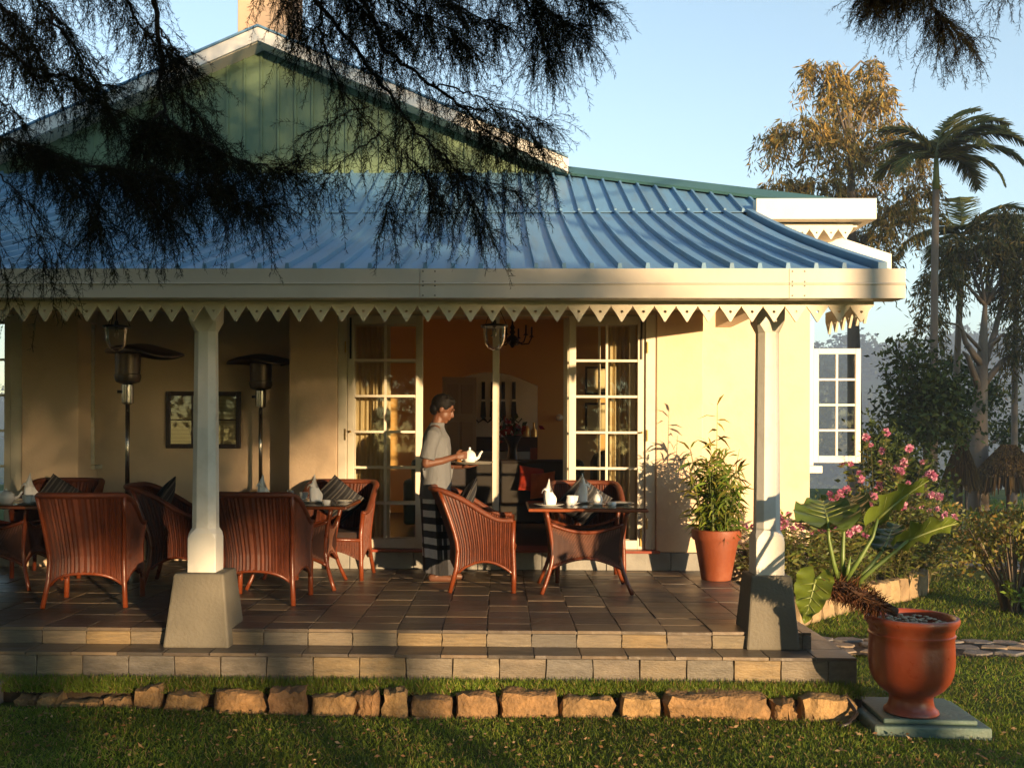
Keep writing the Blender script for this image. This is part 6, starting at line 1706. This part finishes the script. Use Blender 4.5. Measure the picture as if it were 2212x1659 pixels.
# tray with teapot and glass (things of their own)
tc_ = Vector((PXW+0.335, PYW+0.02, 1.043))
o = MB().lathe([(0,0),(0.150,0),(0.158,0.004),(0.172,0.016),(0.176,0.018),(0.174,0.021),(0.156,0.009),(0,0.007)], 40).build('serving_tray', mat('tray', (0.36,0.34,0.28), 0.35, 0.1, 6, metal=0.3), None, smooth=True, sharp=40, loc=tc_); tag(o, 'round serving tray held by the waiter', 'tray')
b = MB().lathe([(0,0),(0.040,0),(0.044,0.004),(0.058,0.03),(0.060,0.05),(0.052,0.082),(0.042,0.098),(0.036,0.102),(0.030,0.108),(0.012,0.116),(0.008,0.124),(0.011,0.132),(0.008,0.14),(0,0.142)], 28)
b.tube([(0.050,0,0.035),(0.080,0,0.052),(0.094,0,0.085),(0.112,0,0.108)], [0.018,0.013,0.010,0.008], 10)
b.tube([(-0.046,0,0.09),(-0.080,0,0.095),(-0.090,0,0.06),(-0.075,0,0.03),(-0.054,0,0.028)], 0.006, 8)
o = b.build('teapot', K['china'], None, smooth=True, sharp=45, loc=tc_+Vector((-0.035,-0.02,0.0075))); tag(o, 'white teapot on the tray in front of the waiter', 'teapot')
o = MB().lathe([(0,0),(0.030,0),(0.033,0.004),(0.035,0.10),(0.033,0.10),(0.030,0.06),(0,0.058)], 20).build('tea_strainer_pot', mat('amber_glass', (0.30,0.14,0.04), 0.15, 0.1, 5, spec=0.6), None, smooth=True, sharp=45, loc=tc_+Vector((-0.125,0.03,0.0075))); tag(o, 'small amber pot on the tray by the waiter’s hand'.replace('’',"'"), 'pot')

# ------------------------------------------------------------------ inside the room
def curtain(x0, x1, y, z0, z1, label, seed):
    g = random.Random(seed); n = 90; vs_, fs_ = [], []
    for k in range(6):
        z = z1+(z0-z1)*k/5; f = 0.6+0.4*k/5
        for i in range(n+1):
            t = i/n; vs_.append((x0+(x1-x0)*t, y+0.030*f*math.sin(t*46+0.6*math.sin(t*9+seed)+k*0.12), z))
    for k in range(5):
        for i in range(n): a = k*(n+1)+i; fs_.append((a, a+n+1, a+n+2, a+1))
    o = MB().add(vs_, fs_).build('curtain', K['curtain'], None, smooth=True); tag(o, label, 'curtain', 'cream curtains inside the glazed doors')
curtain(-1.50, -1.12, 9.985, 0.20, 2.62, 'pleated cream curtain behind the left glazed door', 1)
curtain(1.05, 1.40, 10.0, 0.20, 2.62, 'pleated cream curtain behind the right glazed door', 2)
IZ = PZ+0.002
# panelled door swung into the arch
pd_ = empty('panel_door', (-0.84, 14.10, IZ), R(24), 'pale panelled door standing open at the left of the arch', 'door')
b = MB().box(0,0.52,0,0.04,0,1.94); b.build('slab', mat('cream_door', (0.42,0.31,0.16), 0.55, 0.06, 4), pd_, bevel=0.004)
for i in range(2):
    for z0, z1 in ((0.12,0.62),(0.74,1.30),(1.42,1.84)):
        x0 = 0.06+0.22*i; MB().frustum((x0+0.09,0), 0.09, 0.012, 0.075, 0.020, 0, 0.001).build('panel', K['trim'], pd_) if False else \
        MB().box(x0,x0+0.18,-0.010,-0.001,z0,z1).build('panel', mat('door_panel', (0.36,0.25,0.12), 0.55, 0.06, 4), pd_, bevel=0.008)
# sideboard with jars in the back room
sb = empty('sideboard', (0.05, 16.7, IZ), 0, 'long dark red sideboard in the back room seen through the arch', 'sideboard')
MB().box(-0.75,0.72,-0.25,0.25,0.84,1.08).build('top_box', K['darkwood'], sb, bevel=0.008)
for x in (-0.70, 0.66): MB().box(x-0.03,x+0.03,-0.22,0.22,0,0.84).build('leg', K['darkwood'], sb)
MB().box(0.42,0.66,-0.26,0.2,0.50,0.90).build('drawer', K['redwood'], sb, bevel=0.006)
for i, (px, r_, h_, m, lab) in enumerate(((1117,0.075,0.20,'darkwood','dark round jar on the sideboard'),(1136,0.065,0.19,'brass','amber jar on the sideboard'),(1153,0.05,0.24,'brass','amber bottle at the right end of the sideboard'))):
    p = at(px, 930, 16.6)
    prof = [(0,0),(r_,0),(r_*1.05,h_*0.15),(r_*1.05,h_*0.7),(r_*0.7,h_*0.82),(r_*0.75,h_*0.9),(r_*0.5,h_),(0,h_)] if i < 2 else [(0,0),(r_,0),(r_,h_*0.45),(r_*0.35,h_*0.62),(r_*0.32,h_*0.9),(r_*0.4,h_),(0,h_)]
    lathe_obj('jar' if i < 2 else 'bottle', prof, K[m], 16, (p.x, 16.6, IZ+1.082), lab, 'jar' if i < 2 else 'bottle')
# iron ornaments on the white wall
for i, px in enumerate((1044, 1064, 1087, 1110)):
    p = at(px, 880, 17.17)
    b = MB().box(-0.03,0.03,-0.02,0,0.16,0.46).prism([(-0.035,0.12),(-0.05,-0.14),(0.0,-0.20),(0.05,-0.14),(0.035,0.12)], -0.025, 0)
    b.tube([(0.0,-0.02,-0.18),(0.08,-0.03,-0.24),(0.14,-0.02,-0.17)], 0.012, 6); b.tube([(0.0,-0.02,-0.18),(-0.08,-0.03,-0.24),(-0.14,-0.02,-0.17)], 0.012, 6)
    o = b.build('wall_ornament', K['iron'], None, loc=(p.x, 17.195, p.z-0.02)); tag(o, 'black iron ornament on the white wall, '+('leftmost of four','second of four from the left','third of four from the left','rightmost of four')[i], 'ornament', 'iron wall ornaments')
# sofa, armchair, cushions, vase
so_ = empty('sofa', (0.10, 11.9, IZ), 0, 'long dark sofa with its back to the doors', 'sofa')
MB().box(-1.15,0.85,-0.42,0.42,0.10,0.42).build('seat', K['leather'], so_, bevel=0.04)
MB().box(-1.15,0.85,-0.44,-0.22,0.30,0.84).build('backrest', K['leather'], so_, bevel=0.05)
for x in (-1.24, 0.78): MB().box(x,x+0.16,-0.42,0.42,0.08,0.60).build('arm', K['leather'], so_, bevel=0.04)
ac = empty('wing_chair', (1.18, 11.2, IZ), R(20), 'black high-backed wing chair behind the right door', 'armchair')
pts = [(-0.33,0),(0.33,0),(0.33,0.84),(0.28,0.93),(0.18,0.96),(-0.18,0.96),(-0.28,0.93),(-0.33,0.84)]
MB().prism(pts, -0.38, -0.24).build('backrest', K['leather'], ac, bevel=0.03); MB().box(-0.32,0.32,-0.25,0.36,0.12,0.44).build('seat', K['leather'], ac, bevel=0.03)
for x in (-0.36,0.26): MB().box(x,x+0.10,-0.24,0.34,0.12,0.62).build('arm', K['leather'], ac, bevel=0.02)
cr_, co_ = cushion_mesh('cushion', K['red'], 0.30, 0.11), cushion_mesh('cushion', K['orange'], 0.30, 0.12)
for me_, p, r_, lab in ((cr_, at(1148,1035,11.40), (R(70),R(8),R(12)), 'red cushion on the dark sofa'), (co_, at(1172,1048,11.28), (R(74),R(-6),R(-20)), 'orange cushion leaning at the end of the dark sofa')):
    o = mesh_obj('cushion', me_, None, p, r_); tag(o, lab, 'cushion')
st_ = empty('side_table', (at(1107,1000,12.75).x, 12.75, IZ), 0, 'dark round side table carrying the vase', 'table')
MB().lathe([(0,0.0),(0.18,0.0),(0.18,0.02),(0.03,0.05),(0.03,0.76),(0.28,0.78),(0.28,0.805),(0,0.805)], 24).build('pedestal', K['darkwood'], st_, smooth=True, sharp=40)
p = at(1107, 1000, 12.75)
lathe_obj('vase', [(0,0),(0.075,0),(0.07,0.03),(0.055,0.12),(0.065,0.2),(0.12,0.30),(0.125,0.305),(0.06,0.2),(0,0.1)], K['iron'], 24, (p.x, 12.75, IZ+0.806), 'black flared vase with red flowers in the sitting room', 'vase')
g = np.random.default_rng(77); A = np.array([p.x, 12.75, IZ+1.10])+g.normal(size=(70,3))*np.array([0.09,0.09,0.05])+np.array([0,0,0.08]); D = g.normal(size=(70,3))+np.array([0,0,0.6]); V_, F_ = kites(A, D, np.full(70,0.10), np.full(70,0.06), 0.3, 7)
o = np_mesh('red_flowers', V_, F_, K['leaf'], None, tints(70, [(0.35,0.02,0.01),(0.25,0.015,0.01),(0.05,0.07,0.02)], 0.2, 3)); tag(o, 'bunch of red flowers in the black vase', 'flowers', kind='stuff')
# chandelier
q = at(1107, 735, 12.6)
chd = empty('chandelier', (q.x, 12.6, q.z), 0, 'black iron chandelier hanging in the room, right of the lantern', 'chandelier')
MB().lathe([(0,-0.10),(0.02,-0.09),(0.035,-0.06),(0.075,-0.03),(0.085,0.0),(0.05,0.05),(0.02,0.07),(0.04,0.10),(0.02,0.13),(0.035,0.16),(0.012,0.2),(0.010,2.94-q.z),(0,2.945-q.z)], 16).build('stem', K['iron'], chd, smooth=True)
for i in range(6):
    a = 2*math.pi*i/6+0.2; ca, sa = math.cos(a), math.sin(a)
    arm = MB().tube([(0.06*ca,0.06*sa,0.0),(0.12*ca,0.12*sa,-0.05),(0.21*ca,0.21*sa,-0.04),(0.25*ca,0.25*sa,0.04)], 0.009, 6).lathe([(0,0.04),(0.035,0.045),(0.02,0.06),(0.013,0.065),(0.012,0.17),(0,0.175)], 10, (0.25*ca,0.25*sa,0)).build('arm', K['iron'], chd, smooth=True)
# sconce, pictures
q = at(1208, 902, 14.27); o = MB().lathe([(0,0),(0.05,0.0),(0.05,0.02),(0.02,0.03),(0.015,0.07),(0.04,0.08),(0.05,0.13),(0.03,0.17),(0,0.18)], 16).rot(Matrix.Rotation(R(90),3,'X')).build('wall_sconce', K['china'], None, smooth=True, loc=(q.x, 14.295, q.z)); tag(o, 'small white sconce on the ochre wall right of the arch', 'sconce')
for (x0,y0,x1,y1,lab) in ((1264,792,1312,852,'upper dark framed picture behind the right door'),(1264,870,1312,938,'lower dark framed picture behind the right door')):
    a, c_ = at(x0,y1,14.27), at(x1,y0,14.27); w, h = c_.x-a.x, c_.z-a.z
    f = empty('wall_picture', (a.x, 14.296, a.z), 0, lab, 'picture', 'pictures on the ochre wall')
    MB().box(0,w,-0.03,-0.002,0,h).build('frame', K['darkwood'], f, bevel=0.004); MB().box(0.03,w-0.03,-0.035,-0.031,0.03,h-0.03).build('print', K['paper'], f)

# ------------------------------------------------------------------ grass
g = np.random.default_rng(300)
def field(n, x0, x1, y0, y1, zf, L=(0.018,0.042), w=(0.0035,0.0075), lean=0.9, mask=None, seed=0, pal=None, pp=None):
    x = g.uniform(x0,x1,n); y = g.uniform(y0,y1,n)
    if mask is not None: k = mask(x,y); x, y = x[k], y[k]
    n = len(x); z = zf(x,y) if callable(zf) else np.full(n, zf)
    A = np.stack([x,y,z-0.004],1); l = g.uniform(*L, n)
    d = unit(np.stack([g.normal(size=n)*lean, g.normal(size=n)*lean, np.abs(g.normal(size=n))*0.6+0.55],1)); B = A+d*l[:,None]
    V_, F_ = ribbons(A, B, g.uniform(*w, n), 0.0012, seed)
    # patches of tone over the lawn
    pt = 0.5+0.5*np.sin(x*2.3+1.1*np.sin(y*1.7))*np.sin(y*2.9+0.8*np.sin(x*1.3)); tone = (0.62+0.62*pt)[:,None]*(0.85+0.3*(np.sin(x*7.1+2*np.sin(y*5.3))*np.sin(y*8.3+x*3.1)*0.5+0.5))[:,None]
    c = np.array(pal)[g.choice(len(pal), n, p=pp)]*tone*(0.75+0.5*g.random((n,1)))
    return V_, F_, np.repeat(c, 4, 0)
gp = [(0.185,0.27,0.028),(0.14,0.21,0.024),(0.26,0.29,0.04),(0.46,0.30,0.14),(0.33,0.23,0.08)]; gpp = [0.40,0.33,0.16,0.05,0.06]
def m_front(x,y):
    k = ~((y > 6.10) & (x < 2.3)); k &= ~((np.abs(x-2.53) < 0.36) & (y > 5.8) & (y < 6.5)); return k
def m_right(x,y):
    k = ~((x < 2.32)); k &= ~((np.abs(x-2.53) < 0.36) & (y < 6.5)); py = 8.25-0.065*(x-2.36); k &= ~(np.abs(y-py) < 0.30)
    bx = np.interp(y, [p[1] for p in bp], [p[0] for p in bp], left=2.0, right=9); k &= (x > bx+0.02) | (y < 9.0)
    return k
parts = [field(95000, -3.6, 3.9, 4.6, 6.35, lawn_h, mask=m_front, pal=gp, pp=gpp, seed=1),
         field(52000, 2.0, 5.2, 5.0, 9.2, lawn_h, mask=m_right, pal=gp, pp=gpp, seed=2),
         field(42000, 2.3, 9.5, 8.4, 13.8, lawn_h, L=(0.03,0.06), w=(0.006,0.012), mask=m_right, pal=gp, pp=gpp, seed=3),
         field(26000, 4.5, 16, 13.5, 27, lawn_h, L=(0.05,0.12), w=(0.014,0.03), pal=gp, pp=gpp, seed=4)]
V_, F_ = join([(a, b_) for a, b_, _ in parts]); tag(np_mesh('lawn_grass', V_, F_, K['grass'], None, np.concatenate([c for _,_,c in parts])), 'short mown grass with dry bits over the lawn', 'grass', kind='stuff')
V_, F_, c_ = field(32000, -3.3, 2.26, 6.225, 6.395, lambda x, y: STRIPZ-0.022-0.03*smooth(6.27,6.22,y), L=(0.025,0.07), w=(0.004,0.008), lean=0.7, pal=gp, pp=[0.42,0.33,0.13,0.06,0.06], seed=5)
tag(np_mesh('strip_grass', V_, F_, K['grass'], None, c_), 'longer grass on the strip between stones and steps', 'grass', kind='stuff')
# fallen dry leaves and needles on the grass
n = 1400; x = g.uniform(-3.2,3.6,n); y = g.uniform(4.8,6.1,n); A = np.stack([x,y,lawn_h(x,y)+0.022],1); D = unit(g.normal(size=(n,3))*np.array([1,1,0.25])); L_ = g.uniform(0.012,0.04,n)
V_, F_ = kites(A, D, L_, L_*0.45, 0.2, 9); tag(np_mesh('fallen_leaves', V_, F_, K['grass'], None, tints(n, [(0.36,0.20,0.10),(0.42,0.28,0.15),(0.22,0.12,0.05)], 0.3, 6)), 'dry fallen leaves scattered on the lawn', 'leaves', kind='stuff')

# ------------------------------------------------------------------ haze
def haze():
    o = MB().box(-695, 895, -72, 830, -37, 84).build('haze', None or K['wall'])
    m = bpy.data.materials.new('morning_haze'); m.use_nodes = True; N = m.node_tree.nodes; N.clear()
    out = N.new('ShaderNodeOutputMaterial'); v = N.new('ShaderNodeVolumePrincipled')
    v.inputs['Color'].default_value = (0.62,0.76,1.0,1); v.inputs['Density'].default_value = HAZE_D
    m.node_tree.links.new(v.outputs[0], out.inputs['Volume']); o.data.materials.clear(); o.data.materials.append(m)
    o.display_type = 'WIRE'; tag(o, 'thin blue morning haze', 'haze', kind='stuff')
HAZE_D = 0.0014
haze()
